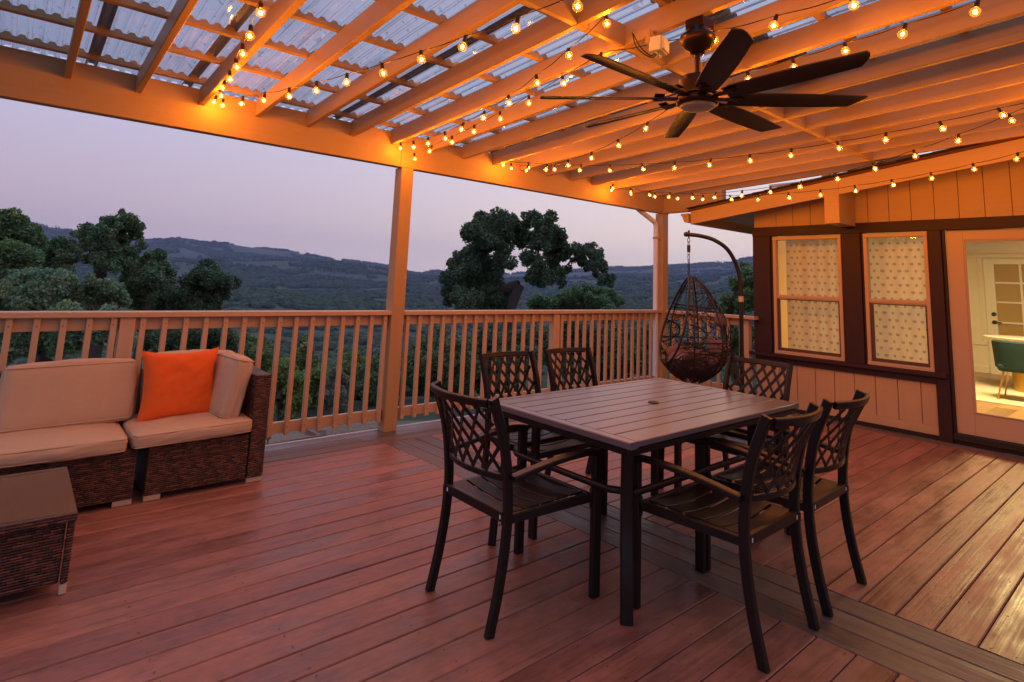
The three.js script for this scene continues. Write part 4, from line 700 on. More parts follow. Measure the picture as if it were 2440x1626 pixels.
// ---------- string lights ----------
const BULB = lin(1, 0.27, 0.010);
{
  const globe = (() => { const a = []; for (let i = 0; i <= 14; i++) { const t = Math.PI * (0.0 + 0.86 * i / 14); a.push(new THREE.Vector2(0.0225 * Math.sin(t) + (i === 0 ? 0.0001 : 0), -0.0225 * Math.cos(t) - 0.052)); } a.push(new THREE.Vector2(0.0088, -0.026)); return new THREE.LatheGeometry(a, 20); })();
  const socket = new THREE.LatheGeometry([[0.0001, 0.006], [0.007, 0.006], [0.0095, 0.0], [0.0105, -0.028], [0.0095, -0.031], [0.0001, -0.031]].map(p => new THREE.Vector2(...p)), 12);
  const fil = new THREE.SphereGeometry(0.0085, 12, 10).scale(0.85, 1.2, 0.85);
  const strand = (label, a, b, sag, n, skip = []) => {
    const g = thing('string_light', label, 'string lights', [0, 0, 0], 0, 'globe string lights under the patio cover'), A = V(...a), B = V(...b), wire = [];
    for (let i = 0; i < n; i++) {
      const t = i / (n - 1), p = A.clone().lerp(B, t); p.y -= 4 * sag * t * (1 - t) - 0.048;
      wire.push(p.clone(), ...(i < n - 1 ? [(() => { const u = (i + 0.5) / (n - 1), q = A.clone().lerp(B, u); q.y -= 4 * sag * u * (1 - u) - 0.048 + 0.004; q.x += rr(-0.006, 0.006); return q; })()] : []));
      if (skip.includes(i)) continue;
      const bl = mesh('bulb', globe, M.globe, g, [p.x, p.y, p.z], [rr(-0.3, 0.3), rr(0, 6), rr(-0.3, 0.3)]);
      mesh('socket', socket, M.wire, bl); mesh('filament', fil, M.filament, bl, [0, -0.052, 0]);
      const l = new THREE.PointLight(BULB, BULBCD, 0, 2); l.name = 'bulb_light'; l.castShadow = true; l.shadow.radius = 0.6; l.position.set(0, -0.052, 0); bl.add(l);
    }
    mesh('wire', tube(wire, 0.0028, wire.length * 5, 6), M.wire, g);
  };
  const ext = (a, b, k) => a.map((v, i) => v + (b[i] - v) * k);
  strand('string of lit globe bulbs rising from the left hook towards the top left', [0.957, 2.590, -4.640], ext([0.957, 2.597, -4.617], [0.710, 2.573, -2.887], 2.0), 0.08, 13);
  strand('string of lit globe bulbs from the left hook slanting up to the top centre', [1.004, 2.575, -4.640], ext([1.004, 2.608, -4.631], [1.515, 2.567, -1.827], 1.44), 0.12, 14);
  strand('lit globe string from the post hook up to the rafters left of the fan', [2.506, 2.530, -4.660], [2.132, 2.690, -1.879], 0.155, 10);
  strand('string of lit globe bulbs from the post hook, the one that sags past the post', [2.640, 2.450, -4.640], [2.440, 2.665, -2.180], 0.035, 8);
  strand('string of lit globe bulbs running past the fan canopy to the top right', [2.440, 2.665, -2.140], [2.660, 2.640, -0.90], 0.025, 5, [0]);
  strand('long lit globe string from the third hook crossing the ceiling to the right', [3.699, 2.560, -4.620], ext([3.699, 2.595, -4.570], [4.634, 2.700, -0.720], 1.23), 0.26, 17);
  strand('string of lit globe bulbs from the third hook up behind the fan', [3.790, 2.540, -4.620], [3.433, 2.655, -2.294], 0.175, 8);
  strand('string of lit globe bulbs right of the fan going to the upper right corner', [3.300, 2.665, -2.000], [3.060, 2.665, 0.05], 0.02, 8, [0]);
  strand('string of lit globe bulbs from the corner hook crossing above the house eave', [5.458, 2.555, -4.640], ext([5.458, 2.563, -4.607], [5.117, 2.700, -0.759], 1.08), 0.34, 15);
  strand('lowest string of lit globe bulbs, running along the house eave', [5.428, 2.525, -4.650], ext([5.428, 2.532, -4.645], [6.058, 2.581, -0.862], 1.08), 0.25, 15);
}

// ---------- land ----------
const RIDGE = {
  far: [[97.7,0.0677],[94.1,0.0656],[91.4,0.0593],[90.0,0.0549],[89.3,0.0537],[88.4,0.0491],[87.0,0.0452],[85.0,0.0401],[83.0,0.0369],[81.3,0.041],[79.6,0.0447],[78.4,0.0426],[76.7,0.0412],[74.2,0.0394],[71.1,0.0373],[69.3,0.0319],[67.0,0.0258],[64.8,0.0225],[61.9,0.0178],[60.1,0.0093],[58.9,0.006],[57.7,0.011],[57.1,0.011],[53.0,0.0094],[48.8,0.0158],[44.7,0.0221],[40.6,0.029],[38.3,0.0318],[36.6,0.0335],[35.0,0.0372],[32.3,0.042],[29.7,0.0467],[28.8,0.0498],[27.3,0.0557],[23.7,0.0634],[17.3,0.0706]],
  mid: [[97.3,0.0054],[91.1,0.0096],[83.4,0.0135],[75.4,0.0154],[72.4,0.0174],[70.8,0.0148],[68.8,0.0165],[66.4,0.0164],[64.7,0.0156],[61.9,0.0136],[59.9,0.0067],[57.0,0.0044],[52.9,0.003],[46.8,0.01],[40.6,0.0198],[34.7,0.0248],[27.2,0.0357],[17.3,0.046]],
  near: [[97.0,-0.0327],[90.8,-0.0302],[83.2,-0.0289],[75.2,-0.0274],[72.1,-0.0297],[70.0,-0.0365],[66.2,-0.0366],[61.7,-0.0384],[56.9,-0.0405],[50.8,-0.0389],[42.6,-0.0261],[34.7,-0.0097],[27.2,0.0025],[17.4,0.0155]],
};
const ridge = (L, az) => { if (az >= L[0][0]) return L[0][1]; for (let i = 1; i < L.length; i++) if (az >= L[i][0]) { const t = (az - L[i][0]) / (L[i - 1][0] - L[i][0]); return L[i][1] + (L[i - 1][1] - L[i][1]) * t; } return L[L.length - 1][1]; };
const fb2 = (x, y, s, o = 5) => { let a = 0, w = 0.5, t = 0, f = 1; for (let k = 0; k < o; k++) { a += w * vnoise(x * f + 1000, y * f + 1000, 65536, 65536, s + k); t += w; w *= 0.5; f *= 2.03; } return a / t; };
function landY(x, z) {
  const r = Math.hypot(x, z); let az = Math.atan2(-z, x) * 180 / Math.PI; if (az < -120) az += 360;
  const n = 1.36 + 900 * ridge(RIDGE.near, az), m = 1.36 + 2200 * ridge(RIDGE.mid, az), f = 1.36 + 3900 * ridge(RIDGE.far, az);
  const K = [[0, -1.1], [10, -1.15], [16, -2.2], [40, -8], [110, -24], [300, -52], [520, n - 26], [900, n - 6], [1150, n - 12], [1500, (n * 0.6 + m * 0.4) - 20], [2200, m - 8], [2500, m - 18], [3000, (m + f) / 2 - 30], [3900, f - 8], [4500, f - 60], [6000, f - 200]];
  let y = K[K.length - 1][1]; for (let i = 1; i < K.length; i++) if (r < K[i][0]) { let t = (r - K[i - 1][0]) / (K[i][0] - K[i - 1][0]); t = t * t * (3 - 2 * t); y = K[i - 1][1] + (K[i][1] - K[i - 1][1]) * t; break; }
  const rough = Math.min(1, Math.max(0, (r - 9) / 30));
  y += rough * 1.1 * (fb2(x / 9, z / 9, 601, 3) - 0.5) + Math.min(60, r * 0.028) * Math.min(1, r / 200) * (fb2(x / 420, z / 420, 611, 5) - 0.5);
  return y;
}
{
  const A = 300, rad = [0, 4, 7]; for (let r = 9; r < 4300; r *= 1.056) rad.push(r); rad.push(4400);
  const P = [], U = [], I = [];
  for (const r of rad) for (let i = 0; i <= A; i++) { const a = (i / A) * Math.PI * 2 - 0.9, x = r * Math.cos(a), z = -r * Math.sin(a); P.push(x, landY(x, z), z); U.push(x / 40, z / 40); }
  for (let j = 0; j < rad.length - 1; j++) for (let i = 0; i < A; i++) { const a = j * (A + 1) + i, b = a + A + 1; I.push(a, b, a + 1, a + 1, b, b + 1); }
  const g = new THREE.BufferGeometry(); g.setAttribute('position', new THREE.Float32BufferAttribute(P, 3)); g.setAttribute('uv', new THREE.Float32BufferAttribute(U, 2)); g.setIndex(I); g.computeVertexNormals();
  if (g.attributes.normal.getY(5000) < 0) { const ix = g.index.array; for (let i = 0; i < ix.length; i += 3) [ix[i + 1], ix[i + 2]] = [ix[i + 2], ix[i + 1]]; g.computeVertexNormals(); }
  const t = tex(1024, 1024, (u, v) => { const a = fbm(u, v, 5, 5, 621, 6), b = fbm(u, v, 40, 40, 622, 4), dry = Math.max(0, fbm(u, v, 9, 9, 623, 5) - 0.56) * 3; const k = 0.7 + 0.8 * (a - 0.5) + 0.7 * (b - 0.5); return [0.062 * k + 0.13 * dry, 0.078 * k + 0.095 * dry, 0.036 * k + 0.05 * dry]; }, true, 1, 1);
  structure(mesh('terrain', g, std({ map: t, roughness: 1 }), scene));
}
{ // woodland: many crowns that read as one mass
  const blob = (() => { const g = new THREE.IcosahedronGeometry(1, 1), p = g.attributes.position; for (let i = 0; i < p.count; i++) { const v = V().fromBufferAttribute(p, i), k = 0.8 + 0.5 * hash(Math.round(v.x * 50), Math.round(v.y * 50 + v.z * 90), 3); p.setXYZ(i, v.x * k, (v.y * k + 0.55) * 0.8, v.z * k); } g.computeVertexNormals(); return g; })();
  const cone = (() => { const L = []; for (let k = 0; k < 4; k++) L.push(new THREE.ConeGeometry(0.42 - 0.085 * k, 0.75, 6, 1, true).rotateY(k).translate(0, 0.5 + 0.42 * k, 0)); return merge(L); })();
  const wood = (name, label, geo, n, r0, r1, s0, s1, col, az0 = 8, az1 = 108, pow = 1) => {
    const m = new THREE.InstancedMesh(geo, std({ color: lin(1, 1, 1), roughness: 1 }), n), X = new THREE.Matrix4(), q = new THREE.Quaternion(), c = new THREE.Color();
    for (let i = 0; i < n; i++) {
      let x, z, k = 0; do { const a = rr(az0, az1) * Math.PI / 180, r = r0 + (r1 - r0) * Math.pow(rnd(), pow); x = r * Math.cos(a); z = -r * Math.sin(a); } while (k++ < 6 && fb2(x / (r1 * 0.05), z / (r1 * 0.05), 631, 3) < 0.47);
      const s = rr(s0, s1); q.setFromAxisAngle(V(0, 1, 0), rr(0, 6.3)); X.compose(V(x, landY(x, z) - 0.12 * s, z), q, V(s * rr(0.8, 1.2), s * rr(0.75, 1.2), s * rr(0.8, 1.2))); m.setMatrixAt(i, X);
      const v = rr(0.6, 1.35), h = rr(-0.18, 0.18); m.setColorAt(i, c.setRGB(col[0] * v * (1 + h), col[1] * v, col[2] * v * (1 - h)));
    }
    m.name = name; m.castShadow = m.receiveShadow = true; m.userData = { label, category: 'woodland', kind: 'stuff' }; scene.add(m);
  };
  wood('valley_woodland', 'oak woods filling the valley below the deck', blob, 9000, 95, 560, 1.8, 4.2, [0.050, 0.075, 0.030], 8, 108, 0.75);
  wood('near_hill_woodland', 'woods over the low green hill across the valley', blob, 15000, 520, 1200, 2.6, 5.6, [0.046, 0.070, 0.032]);
  wood('middle_ridge_woodland', 'woods covering the dark middle ridge', blob, 22000, 1250, 2400, 4.2, 8.5, [0.036, 0.056, 0.030]);
  wood('far_ridge_woodland', 'woods covering the hazy blue far ridge', blob, 15000, 2500, 3880, 6, 12, [0.034, 0.052, 0.030]);
  wood('ridge_conifers', 'tiny conifers along the skyline of the far ridge', cone, 5200, 3760, 3960, 4, 9, [0.020, 0.034, 0.020]);
  wood('middle_ridge_conifers', 'conifers scattered over the middle ridge', cone, 3600, 1900, 2260, 3.5, 7, [0.022, 0.036, 0.022]);
}

// ---------- trees and shrubs below the deck ----------
const TREES = {
  edge_oak: [[-0.5,2.5,-21.8,0.33],[-0.2,2.4,-22.8,0.33],[0.1,2.2,-21.9,0.28],[-0.3,2.0,-23.2,0.39],[0.0,1.8,-23.1,0.33],[-0.2,1.5,-21.0,0.44],[0.2,1.5,-20.5,0.25],[-0.3,1.1,-24.3,0.36],[0.1,1.2,-21.6,0.3],[-0.8,2.3,-22.1,0.5],[-0.8,1.6,-25.3,0.55],[0.3,2.0,-22.1,0.19],[-1.1,2.0,-24.8,0.5]],
  tall_oak: [[2.6,3.0,-25.4,0.27],[3.0,2.9,-25.7,0.29],[2.1,2.6,-24.5,0.33],[1.9,2.6,-26.7,0.31],[1.6,2.5,-27.9,0.19],[2.5,2.5,-25.8,0.34],[3.3,2.5,-25.9,0.17],[2.7,2.0,-26.3,0.34],[2.1,1.8,-24.4,0.35],[2.0,1.7,-27.2,0.29],[3.0,1.7,-25.7,0.25],[2.7,1.5,-24.9,0.34],[2.3,1.4,-24.1,0.29],[2.7,3.4,-26.7,0.12],[3.2,2.1,-25.0,0.18]],
  mid_left_oak: [[1.0,1.9,-25.0,0.31],[0.8,1.7,-25.7,0.26],[1.3,1.7,-24.8,0.23],[0.8,1.3,-26.0,0.28],[1.1,1.3,-24.0,0.28],[1.0,0.9,-25.5,0.37]],
  mid_right_oak: [[3.8,1.7,-25.8,0.3],[3.9,1.4,-27.6,0.37],[4.4,1.3,-27.0,0.3],[3.3,1.0,-25.0,0.37],[3.8,1.0,-24.8,0.37],[3.5,0.5,-25.4,0.34],[3.5,0.8,-28.2,0.32],[3.5,0.0,-26.3,0.43]],
  pale_oak: [[0.1,0.9,-19.1,0.27],[-0.1,0.7,-18.2,0.34],[0.4,0.9,-18.4,0.27],[0.7,0.9,-17.7,0.28],[0.6,0.6,-17.8,0.34],[1.0,0.9,-18.2,0.28],[0.9,0.5,-18.3,0.32],[1.4,0.7,-19.0,0.3],[1.6,0.9,-18.0,0.24],[1.6,0.4,-18.9,0.3],[1.9,0.7,-18.4,0.24],[2.1,0.4,-18.7,0.25],[1.3,0.3,-18.4,0.27],[0.3,0.5,-17.4,0.36],[-0.1,0.2,-20.2,0.36],[-0.5,0.6,-20.9,0.41],[0.2,-0.2,-20.2,0.45],[0.9,-0.0,-18.4,0.45],[1.5,-0.0,-18.3,0.41],[1.8,0.1,-16.3,0.32],[0.6,-0.6,-19.7,0.45],[1.3,-0.5,-18.2,0.41],[-0.1,-0.4,-18.3,0.5],[1.7,-0.2,-16.0,0.36]],
  dark_oak: [[4.8,0.4,-29.4,0.48],[4.6,-0.0,-30.3,0.43],[4.8,0.1,-26.5,0.43],[4.7,-0.3,-29.4,0.47],[5.2,0.3,-27.4,0.28],[4.1,-0.4,-27.4,0.47],[4.8,-0.5,-27.4,0.47],[5.6,-0.6,-28.6,0.39]],
  leaning_oak: [[5.9,1.5,-26.9,0.34],[5.1,1.1,-24.7,0.37],[6.0,1.0,-26.0,0.37],[5.9,0.9,-24.1,0.31],[5.5,0.7,-26.8,0.34],[5.6,0.5,-25.4,0.46],[6.9,0.9,-26.1,0.22],[6.7,0.7,-26.6,0.25],[5.6,0.0,-26.1,0.41],[6.3,-0.0,-27.2,0.36],[6.1,0.4,-24.9,0.27],[5.5,-0.3,-24.8,0.45]],
  great_oak: [[17.3,4.3,-22.7,0.45],[14.8,3.7,-20.4,0.39],[15.2,3.4,-21.4,0.32],[17.1,4.3,-21.3,0.45],[18.4,4.1,-21.9,0.47],[17.1,4.1,-19.3,0.39],[17.0,3.9,-18.5,0.39],[20.7,4.8,-21.8,0.3],[18.7,3.9,-19.3,0.32],[20.7,3.8,-22.7,0.47],[19.8,3.5,-23.0,0.47],[17.1,3.4,-21.2,0.47],[16.9,3.4,-22.1,0.45],[19.8,3.4,-20.0,0.32],[20.0,3.2,-20.9,0.45],[20.3,2.9,-20.3,0.3],[17.0,2.7,-22.9,0.45],[16.7,2.6,-23.7,0.39],[17.5,2.3,-25.6,0.38],[15.8,1.7,-23.7,0.34],[16.3,1.8,-22.7,0.55],[18.0,2.0,-23.5,0.55],[16.7,2.3,-20.7,0.45],[15.3,1.2,-22.6,0.45],[18.3,1.0,-25.4,0.55],[17.4,1.1,-22.6,0.55],[16.2,0.4,-24.0,0.42],[14.8,0.4,-20.8,0.57],[17.0,0.3,-22.2,0.57],[18.2,0.8,-22.4,0.39],[17.0,2.3,-18.7,0.45],[20.0,2.3,-20.8,0.38],[21.0,3.1,-20.0,0.29],[18.7,2.8,-17.4,0.29],[21.6,3.1,-19.4,0.27],[21.0,2.6,-18.8,0.32],[21.6,2.3,-20.0,0.3],[20.7,2.2,-18.2,0.32],[21.3,2.6,-20.4,0.24],[22.7,1.6,-19.6,0.32],[19.2,1.6,-16.9,0.24],[17.4,1.5,-18.8,0.39],[20.6,1.5,-21.0,0.32],[20.7,1.5,-23.2,0.24],[18.9,1.8,-19.0,0.24],[17.7,0.2,-21.9,0.45]],
  round_oak: [[25.0,0.5,-24.5,0.51],[24.7,0.8,-23.0,0.51],[25.4,0.7,-22.7,0.51],[25.7,0.7,-22.0,0.48],[26.4,0.4,-21.9,0.39],[24.6,0.1,-25.0,0.44],[22.6,0.2,-24.7,0.41],[23.3,0.1,-24.6,0.44],[26.3,-0.1,-24.7,0.64],[24.3,-0.0,-21.5,0.64]],
  corner_tree: [[12.0,1.9,-6.4,0.1],[12.3,1.7,-6.5,0.13],[11.7,1.7,-6.1,0.13],[11.4,1.5,-6.2,0.15],[12.5,1.4,-6.5,0.16],[11.4,1.2,-6.3,0.12],[11.2,1.1,-6.4,0.1],[11.6,0.9,-6.6,0.11],[12.2,1.0,-6.7,0.15],[11.4,1.1,-6.0,0.16],[11.9,1.5,-6.0,0.17],[11.9,1.2,-6.1,0.17],[12.3,0.5,-6.9,0.15],[11.8,0.3,-6.6,0.15],[12.5,0.1,-6.9,0.15],[11.6,0.5,-6.1,0.15],[11.5,0.3,-6.6,0.12]],
  understory_a: [[10.6,-1.1,-17.5,0.32],[11.5,-0.8,-17.9,0.38],[10.8,-1.0,-16.2,0.45],[10.5,-0.7,-15.1,0.38],[9.7,-1.4,-15.5,0.45],[11.1,-1.7,-16.5,0.45],[10.8,-1.2,-14.8,0.45],[11.0,-2.3,-18.2,0.38],[12.2,-2.3,-17.3,0.45]],
  understory_b: [[12.3,-0.6,-16.0,0.42],[12.4,-1.0,-16.6,0.42],[14.4,-1.1,-17.6,0.49],[13.9,-1.7,-17.4,0.56],[14.9,-0.9,-17.2,0.42],[13.9,-1.3,-15.7,0.49],[13.1,-1.8,-15.3,0.49],[12.7,-2.1,-16.5,0.49],[15.5,-0.9,-16.6,0.42]],
  understory_c: [[14.0,-0.3,-13.7,0.4],[14.1,-0.9,-14.1,0.47],[14.9,-0.8,-13.8,0.47],[14.8,-1.5,-14.0,0.54],[15.2,-0.4,-13.4,0.4],[17.1,-1.3,-14.7,0.54],[15.0,-0.4,-12.2,0.4],[14.8,-0.9,-11.7,0.47],[16.9,-2.0,-15.1,0.54],[18.0,-0.5,-13.5,0.4],[18.5,-1.4,-13.8,0.47]],
  shrub_a: [[4.4,-0.3,-15.0,0.2],[4.9,-0.6,-16.0,0.2],[4.7,-0.7,-16.1,0.2],[4.5,-0.6,-14.4,0.22],[4.7,-1.0,-15.7,0.24],[5.0,-0.5,-15.6,0.15],[4.9,-1.1,-15.4,0.26]],
  shrub_b: [[4.8,-0.7,-13.6,0.18],[4.6,-0.8,-13.2,0.22],[4.8,-0.8,-13.2,0.18],[4.6,-1.1,-13.1,0.24],[4.7,-0.9,-12.5,0.18],[4.8,-1.5,-13.9,0.24],[4.9,-1.5,-13.1,0.24]],
  shrub_c: [[6.1,-0.5,-15.9,0.16],[5.5,-0.5,-14.4,0.21],[6.1,-1.1,-16.2,0.21],[6.2,-0.9,-15.6,0.19],[6.3,-1.4,-16.2,0.24],[6.2,-2.0,-16.3,0.28],[6.6,-1.9,-16.0,0.28]],
  shrub_d: [[6.6,-1.2,-16.3,0.2],[6.3,-1.2,-15.1,0.23],[6.8,-1.7,-16.7,0.25],[6.5,-1.6,-15.4,0.23],[6.4,-2.0,-15.9,0.3],[7.1,-2.2,-16.3,0.3]],
  grey_shrub: [[6.1,-1.1,-13.9,0.14],[6.1,-0.9,-13.6,0.12],[6.4,-1.5,-14.6,0.2],[6.4,-1.3,-13.9,0.18],[6.1,-1.6,-13.6,0.24],[5.9,-1.5,-13.6,0.2]],
  shrub_e: [[8.5,-1.3,-18.1,0.23],[8.1,-1.5,-17.5,0.25],[8.6,-1.5,-17.8,0.25],[8.2,-1.8,-17.1,0.31],[8.3,-2.1,-16.7,0.31],[8.4,-2.4,-17.6,0.34],[8.9,-1.8,-17.7,0.25]],
  shrub_f: [[7.9,-1.1,-15.5,0.21],[8.6,-1.5,-16.5,0.27],[8.9,-1.3,-16.6,0.27],[8.6,-1.9,-16.7,0.32],[8.9,-2.0,-16.4,0.32],[8.0,-2.1,-15.1,0.37]],
  shrub_g: [[3.7,-0.7,-20.3,0.32],[3.4,-0.6,-21.3,0.32],[3.7,-0.5,-18.4,0.32],[4.2,-0.5,-18.7,0.32],[4.6,-0.5,-18.3,0.29],[3.5,-1.1,-20.2,0.43],[4.2,-1.1,-19.2,0.43],[5.0,-1.0,-18.7,0.37],[5.3,-0.7,-19.3,0.27]],
};
{
  const bark = std({ color: lin(0.085, 0.062, 0.050), roughness: 1, bumpMap: tex(128, 256, (u, v) => fbm(u, v, 10, 4, 701, 4), false, 0.5, 1.0), bumpScale: 0.02 });
  const leafM = phy({ color: lin(1, 1, 1), vertexColors: true, roughness: 0.75, transmission: 0.45, thickness: 0, side: THREE.DoubleSide });
  function build(name, clumps, label, category, col, leaf, dens, group, baseAt) {
    leaf *= 0.72; col = col.map(v => v * 2.1);
    const more = []; for (const a of clumps) { const near = clumps.filter(b => b !== a).map(b => [Math.hypot(a[0] - b[0], a[1] - b[1], a[2] - b[2]), b]).sort((u, v) => u[0] - v[0]).slice(0, 2); for (const [d, b] of near) if (d < 3.2 * (a[3] + b[3])) more.push([(a[0] + b[0]) / 2, (a[1] + b[1]) / 2, (a[2] + b[2]) / 2, (a[3] + b[3]) * 0.42]); } clumps = [...clumps, ...more];
    const t = thing(name, label, category, [0, 0, 0], 0, group);
    // limbs: every clump joins its nearest neighbour already joined, starting at the trunk
    let cx = 0, cz = 0, w = 0, top = -1e9, bot = 1e9; for (const [x, y, z, r] of clumps) { cx += x * r; cz += z * r; w += r; top = Math.max(top, y); bot = Math.min(bot, y); }
    cx /= w; cz /= w; if (baseAt) [cx, cz] = baseAt; const gy = landY(cx, cz) - 0.15, y1 = bot + (top - bot) * 0.22;
    const nodes = [{ p: V(cx, gy, cz), par: -1 }, { p: V(cx + rr(-0.15, 0.15), gy + (y1 - gy) * 0.5, cz + rr(-0.15, 0.15)), par: 0 }, { p: V(cx + rr(-0.3, 0.3), Math.max(y1, gy + 0.6), cz + rr(-0.3, 0.3)), par: 1 }];
    const left = clumps.map(([x, y, z, r]) => ({ p: V(x, y - r * 0.3, z), r }));
    while (left.length) { let best = null; for (let i = 0; i < left.length; i++) for (let j = 1; j < nodes.length; j++) { const d = left[i].p.distanceTo(nodes[j].p) * (nodes[j].p.y > left[i].p.y + 0.4 ? 1.5 : 1); if (!best || d < best.d) best = { d, i, j }; } nodes.push({ p: left[best.i].p, par: best.j }); left.splice(best.i, 1); }
    const load = nodes.map(() => 1); for (let i = nodes.length - 1; i > 0; i--) load[nodes[i].par] += load[i];
    const H = top - gy, R0 = Math.min(0.34, 0.024 * H + 0.02), rad = i => R0 * Math.pow(load[i] / load[0], 0.72) + 0.010, limbs = [];
    for (let i = 1; i < nodes.length; i++) { const a = nodes[nodes[i].par].p, b = nodes[i].p, ra = Math.min(rad(nodes[i].par), rad(i) * 1.5), rb = rad(i), mid = a.clone().lerp(b, 0.5).add(V(rr(-1, 1), rr(-0.6, 1), rr(-1, 1)).multiplyScalar(a.distanceTo(b) * 0.09)); limbs.push(tube([a, mid, b], u => ra + (rb - ra) * u, 6, 6)); }
    for (const [x, y, z, r] of clumps) for (let k = 0; k < 3; k++) { const d = V(rr(-1, 1), rr(-0.5, 1), rr(-1, 1)).normalize(); limbs.push(tube([V(x, y - r * 0.3, z), V(x, y, z).addScaledVector(d, r * 0.5), V(x, y, z).addScaledVector(d, r * 1.02)], u => 0.014 - 0.010 * u, 4, 3)); }
    mesh('trunk', merge(limbs), bark, t);
    const P = [], C = [], N = []; const e1 = V(), e2 = V(), n = V(), c = V();
    for (const [x, y, z, r] of clumps) {
      const sub = []; const ns = 5 + Math.floor(r * 5); for (let k = 0; k < ns; k++) { const d = V(rr(-1, 1), rr(-0.9, 1), rr(-1, 1)); if (d.length() > 1) d.normalize(); sub.push({ c: V(x + d.x * r * 1.0, y + d.y * r * 0.85, z + d.z * r * 1.0), r: r * rr(0.42, 0.75), tint: rr(0.78, 1.22), hue: rr(-0.12, 0.16) }); }
      for (const s of sub) { const cnt = Math.ceil(dens * s.r * s.r / (leaf * leaf) * 48); for (let k = 0; k < cnt; k++) {
        n.set(rr(-1, 1), rr(-1, 1), rr(-1, 1)); if (n.lengthSq() > 1 || n.lengthSq() < 0.02) { k--; continue; }
        const q = Math.pow(n.length(), 0.75); n.normalize(); c.copy(s.c).addScaledVector(n, s.r * q * rr(0.9, 1.15)); c.y -= s.r * 0.12 * rnd();
        e1.set(rr(-1, 1), rr(-0.7, 0.7), rr(-1, 1)).normalize(); e2.set(rr(-1, 1), rr(-1, 1), rr(-1, 1)).cross(e1).normalize(); const L = leaf * rr(0.6, 1.3), W = L * rr(0.28, 0.42);
        const a = c.clone().addScaledVector(e1, -L / 2), b = c.clone().addScaledVector(e1, L / 2), d = c.clone().addScaledVector(e2, W).addScaledVector(e1, L * 0.08), f = c.clone().addScaledVector(e2, -W).addScaledVector(e1, L * 0.08);
        const v = s.tint * rr(0.72, 1.28), hh = s.hue + rr(-0.08, 0.08), col3 = [col[0] * v * (1 + hh * 1.4), col[1] * v, col[2] * v * (1 - hh)];
        for (const q of [a, f, b, a, b, d]) { P.push(q.x, q.y, q.z); C.push(...col3); }
      } }
    }
    const g = new THREE.BufferGeometry(); g.setAttribute('position', new THREE.Float32BufferAttribute(P, 3)); g.setAttribute('color', new THREE.Float32BufferAttribute(C, 3)); g.setAttribute('uv', new THREE.Float32BufferAttribute(new Float32Array(P.length / 3 * 2), 2)); g.computeVertexNormals();
    mesh('crown', g, leafM, t); build.n = (build.n || 0) + P.length / 9;
  }
  const G1 = 'oaks beyond the railing', G2 = 'shrubs below the railing', oak = [0.062, 0.100, 0.036], dk = [0.046, 0.078, 0.030], pale = [0.105, 0.150, 0.070], bright = [0.100, 0.150, 0.030], grey = [0.12, 0.145, 0.105];
  build('oak_tree', TREES.edge_oak, 'leafy oak at the left edge rising above the railing', 'tree', [0.075, 0.125, 0.036], 0.15, 1, G1);
  build('oak_tree', TREES.tall_oak, 'tall thin oak with an airy top against the hill, left', 'tree', oak, 0.15, 0.8, G1);
  build('oak_tree', TREES.mid_left_oak, 'small round oak between the edge oak and the tall thin oak', 'tree', oak, 0.15, 0.9, G1);
  build('oak_tree', TREES.mid_right_oak, 'loose oak just right of the tall thin oak', 'tree', oak, 0.16, 0.9, G1);
  build('oak_tree', TREES.pale_oak, 'wide pale green oak low behind the sofa', 'tree', pale, 0.13, 1, G1);
  build('oak_tree', TREES.dark_oak, 'low dark oak beside the leaning oak', 'tree', dk, 0.17, 1, G1);
  build('oak_tree', TREES.leaning_oak, 'oak with a branch reaching right, left of the post', 'tree', dk, 0.16, 1, G1);
  build('oak_tree', TREES.great_oak, 'great spreading dark oak in the middle against the sky', 'tree', [0.040, 0.070, 0.026], 0.19, 1, G1);
  build('oak_tree', TREES.round_oak, 'rounded brighter oak at the right foot of the great oak', 'tree', [0.065, 0.115, 0.038], 0.2, 1.1, G1);
  build('oak_tree', TREES.corner_tree, 'fresh green tree behind the hanging chair pole', 'tree', [0.060, 0.115, 0.036], 0.12, 1, G1);
  build('oak_tree', TREES.understory_a, 'dark tree filling the railing gaps just right of the post', 'tree', [0.058, 0.100, 0.034], 0.17, 1, G1);
  build('oak_tree', TREES.understory_b, 'dark tree behind the railing and the left lattice chair', 'tree', dk, 0.17, 1, G1);
  build('oak_tree', TREES.understory_c, 'dark tree behind the railing near the hanging chair', 'tree', dk, 0.17, 1, G1);
  build('shrub', TREES.shrub_a, 'olive green shrub behind the sofa arm', 'shrub', [0.080, 0.115, 0.030], 0.11, 1, G2);
  build('shrub', TREES.shrub_b, 'bright shrub right of the sofa arm, near the deck', 'shrub', bright, 0.10, 1, G2);
  build('shrub', TREES.shrub_c, 'tall olive shrub behind the bright one', 'shrub', [0.085, 0.120, 0.034], 0.11, 1, G2);
  build('shrub', TREES.shrub_d, 'yellow green shrub in the middle of the left railing gaps', 'shrub', bright, 0.11, 1, G2);
  build('shrub', TREES.grey_shrub, 'soft grey green shrub left of the post', 'shrub', grey, 0.07, 1.1, G2);
  build('shrub', TREES.shrub_e, 'rounded lime shrub behind the grey one', 'shrub', [0.085, 0.130, 0.032], 0.12, 1, G2);
  build('shrub', TREES.shrub_f, 'deep green shrub right beside the post', 'shrub', [0.055, 0.105, 0.034], 0.11, 1, G2);
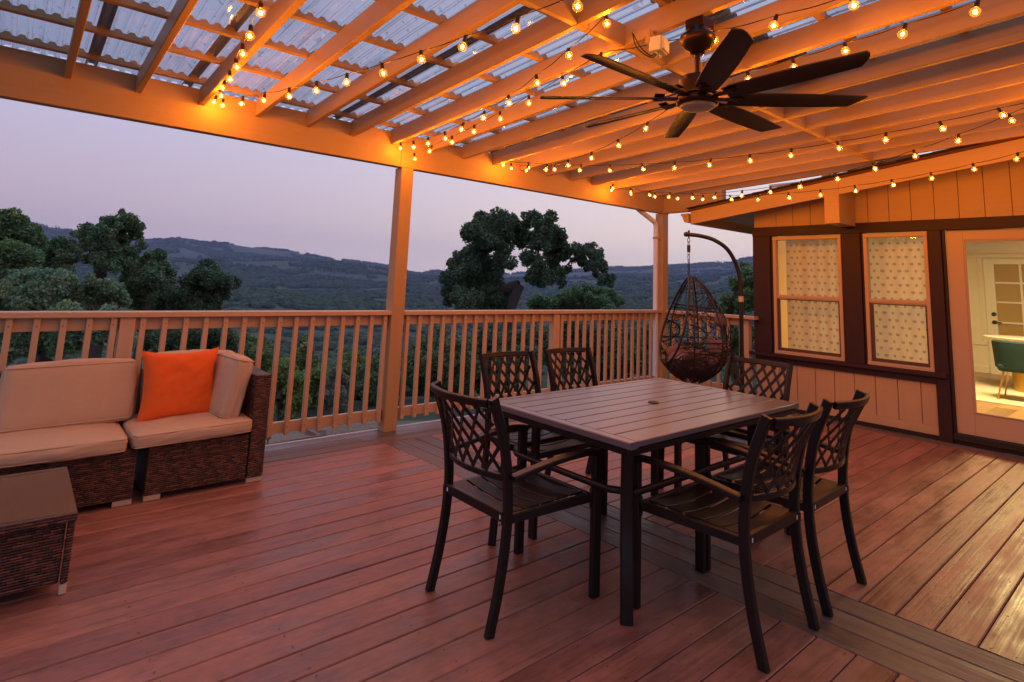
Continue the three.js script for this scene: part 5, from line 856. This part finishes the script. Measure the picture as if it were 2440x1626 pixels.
  build('shrub', TREES.shrub_g, 'dark leafy thicket right behind the sofa back', 'shrub', [0.050, 0.085, 0.030], 0.12, 1, G2);
  console.log('leaf triangles', build.n);
}

// ---------- below the deck edge ----------
{
  const y = -0.95;
  const pb = thing('planter_frame', 'reddish timber planter frame on the ground below the railing', 'planter', [2.95, y, -8.3], 0.05);
  const red = std({ color: lin(0.26, 0.12, 0.09), roughness: 0.8 });
  for (const [a, x0, x1, z0, z1] of [['x', -1.2, 0.40, -0.45, -0.41], ['x', -1.2, 0.40, 0.41, 0.45], ['z', 0.36, 0.40, -0.409, 0.409], ['z', -1.2, -1.16, -0.409, 0.409]]) spanMesh('board', a, red, pb, x0, x1, -0.25, 0.16, z0, z1, 0.004);
  const soilT = std({ color: lin(0.30, 0.22, 0.15), roughness: 1, bumpMap: tex(256, 256, (u, v) => fbm(u, v, 20, 20, 801, 5), false, 0.5, 0.5), bumpScale: 0.05 });
  mesh('soil', bar('x', 1.54, 0.80, 0.20, 0.01), soilT, pb, [-0.38, 0.0, 0]);
  const mg = new THREE.SphereGeometry(1, 40, 18), p = mg.attributes.position; for (let i = 0; i < p.count; i++) { const v = V().fromBufferAttribute(p, i), n = 0.75 + 0.5 * fbm(v.x * 0.4 + 0.5, v.z * 0.4 + v.y * 0.2 + 0.5, 8, 8, 811, 5); p.setXYZ(i, v.x * 0.75 * n, v.y * 0.22 * n, v.z * 0.55 * n); } uvBox(mg); mg.computeVertexNormals();
  const mound = mesh('soil_mound', mg, soilT, scene, [3.95, y - 0.02, -8.25]); tag(mound, 'heap of pale dry soil beside the planter frame', 'soil heap');
  const sl = thing('solar_light', 'small chrome solar path light by the planter', 'light', [2.55, y, -7.55]);
  mesh('stake', new THREE.CylinderGeometry(0.012, 0.008, 0.5, 10), M.chrome, sl, [0, 0.05, 0]); mesh('lantern', new THREE.CylinderGeometry(0.045, 0.038, 0.11, 16), M.chrome, sl, [0, 0.35, 0]); mesh('cap', new THREE.CylinderGeometry(0.06, 0.06, 0.02, 18), M.black, sl, [0, 0.415, 0]);
}
renderer.render(scene, camera);
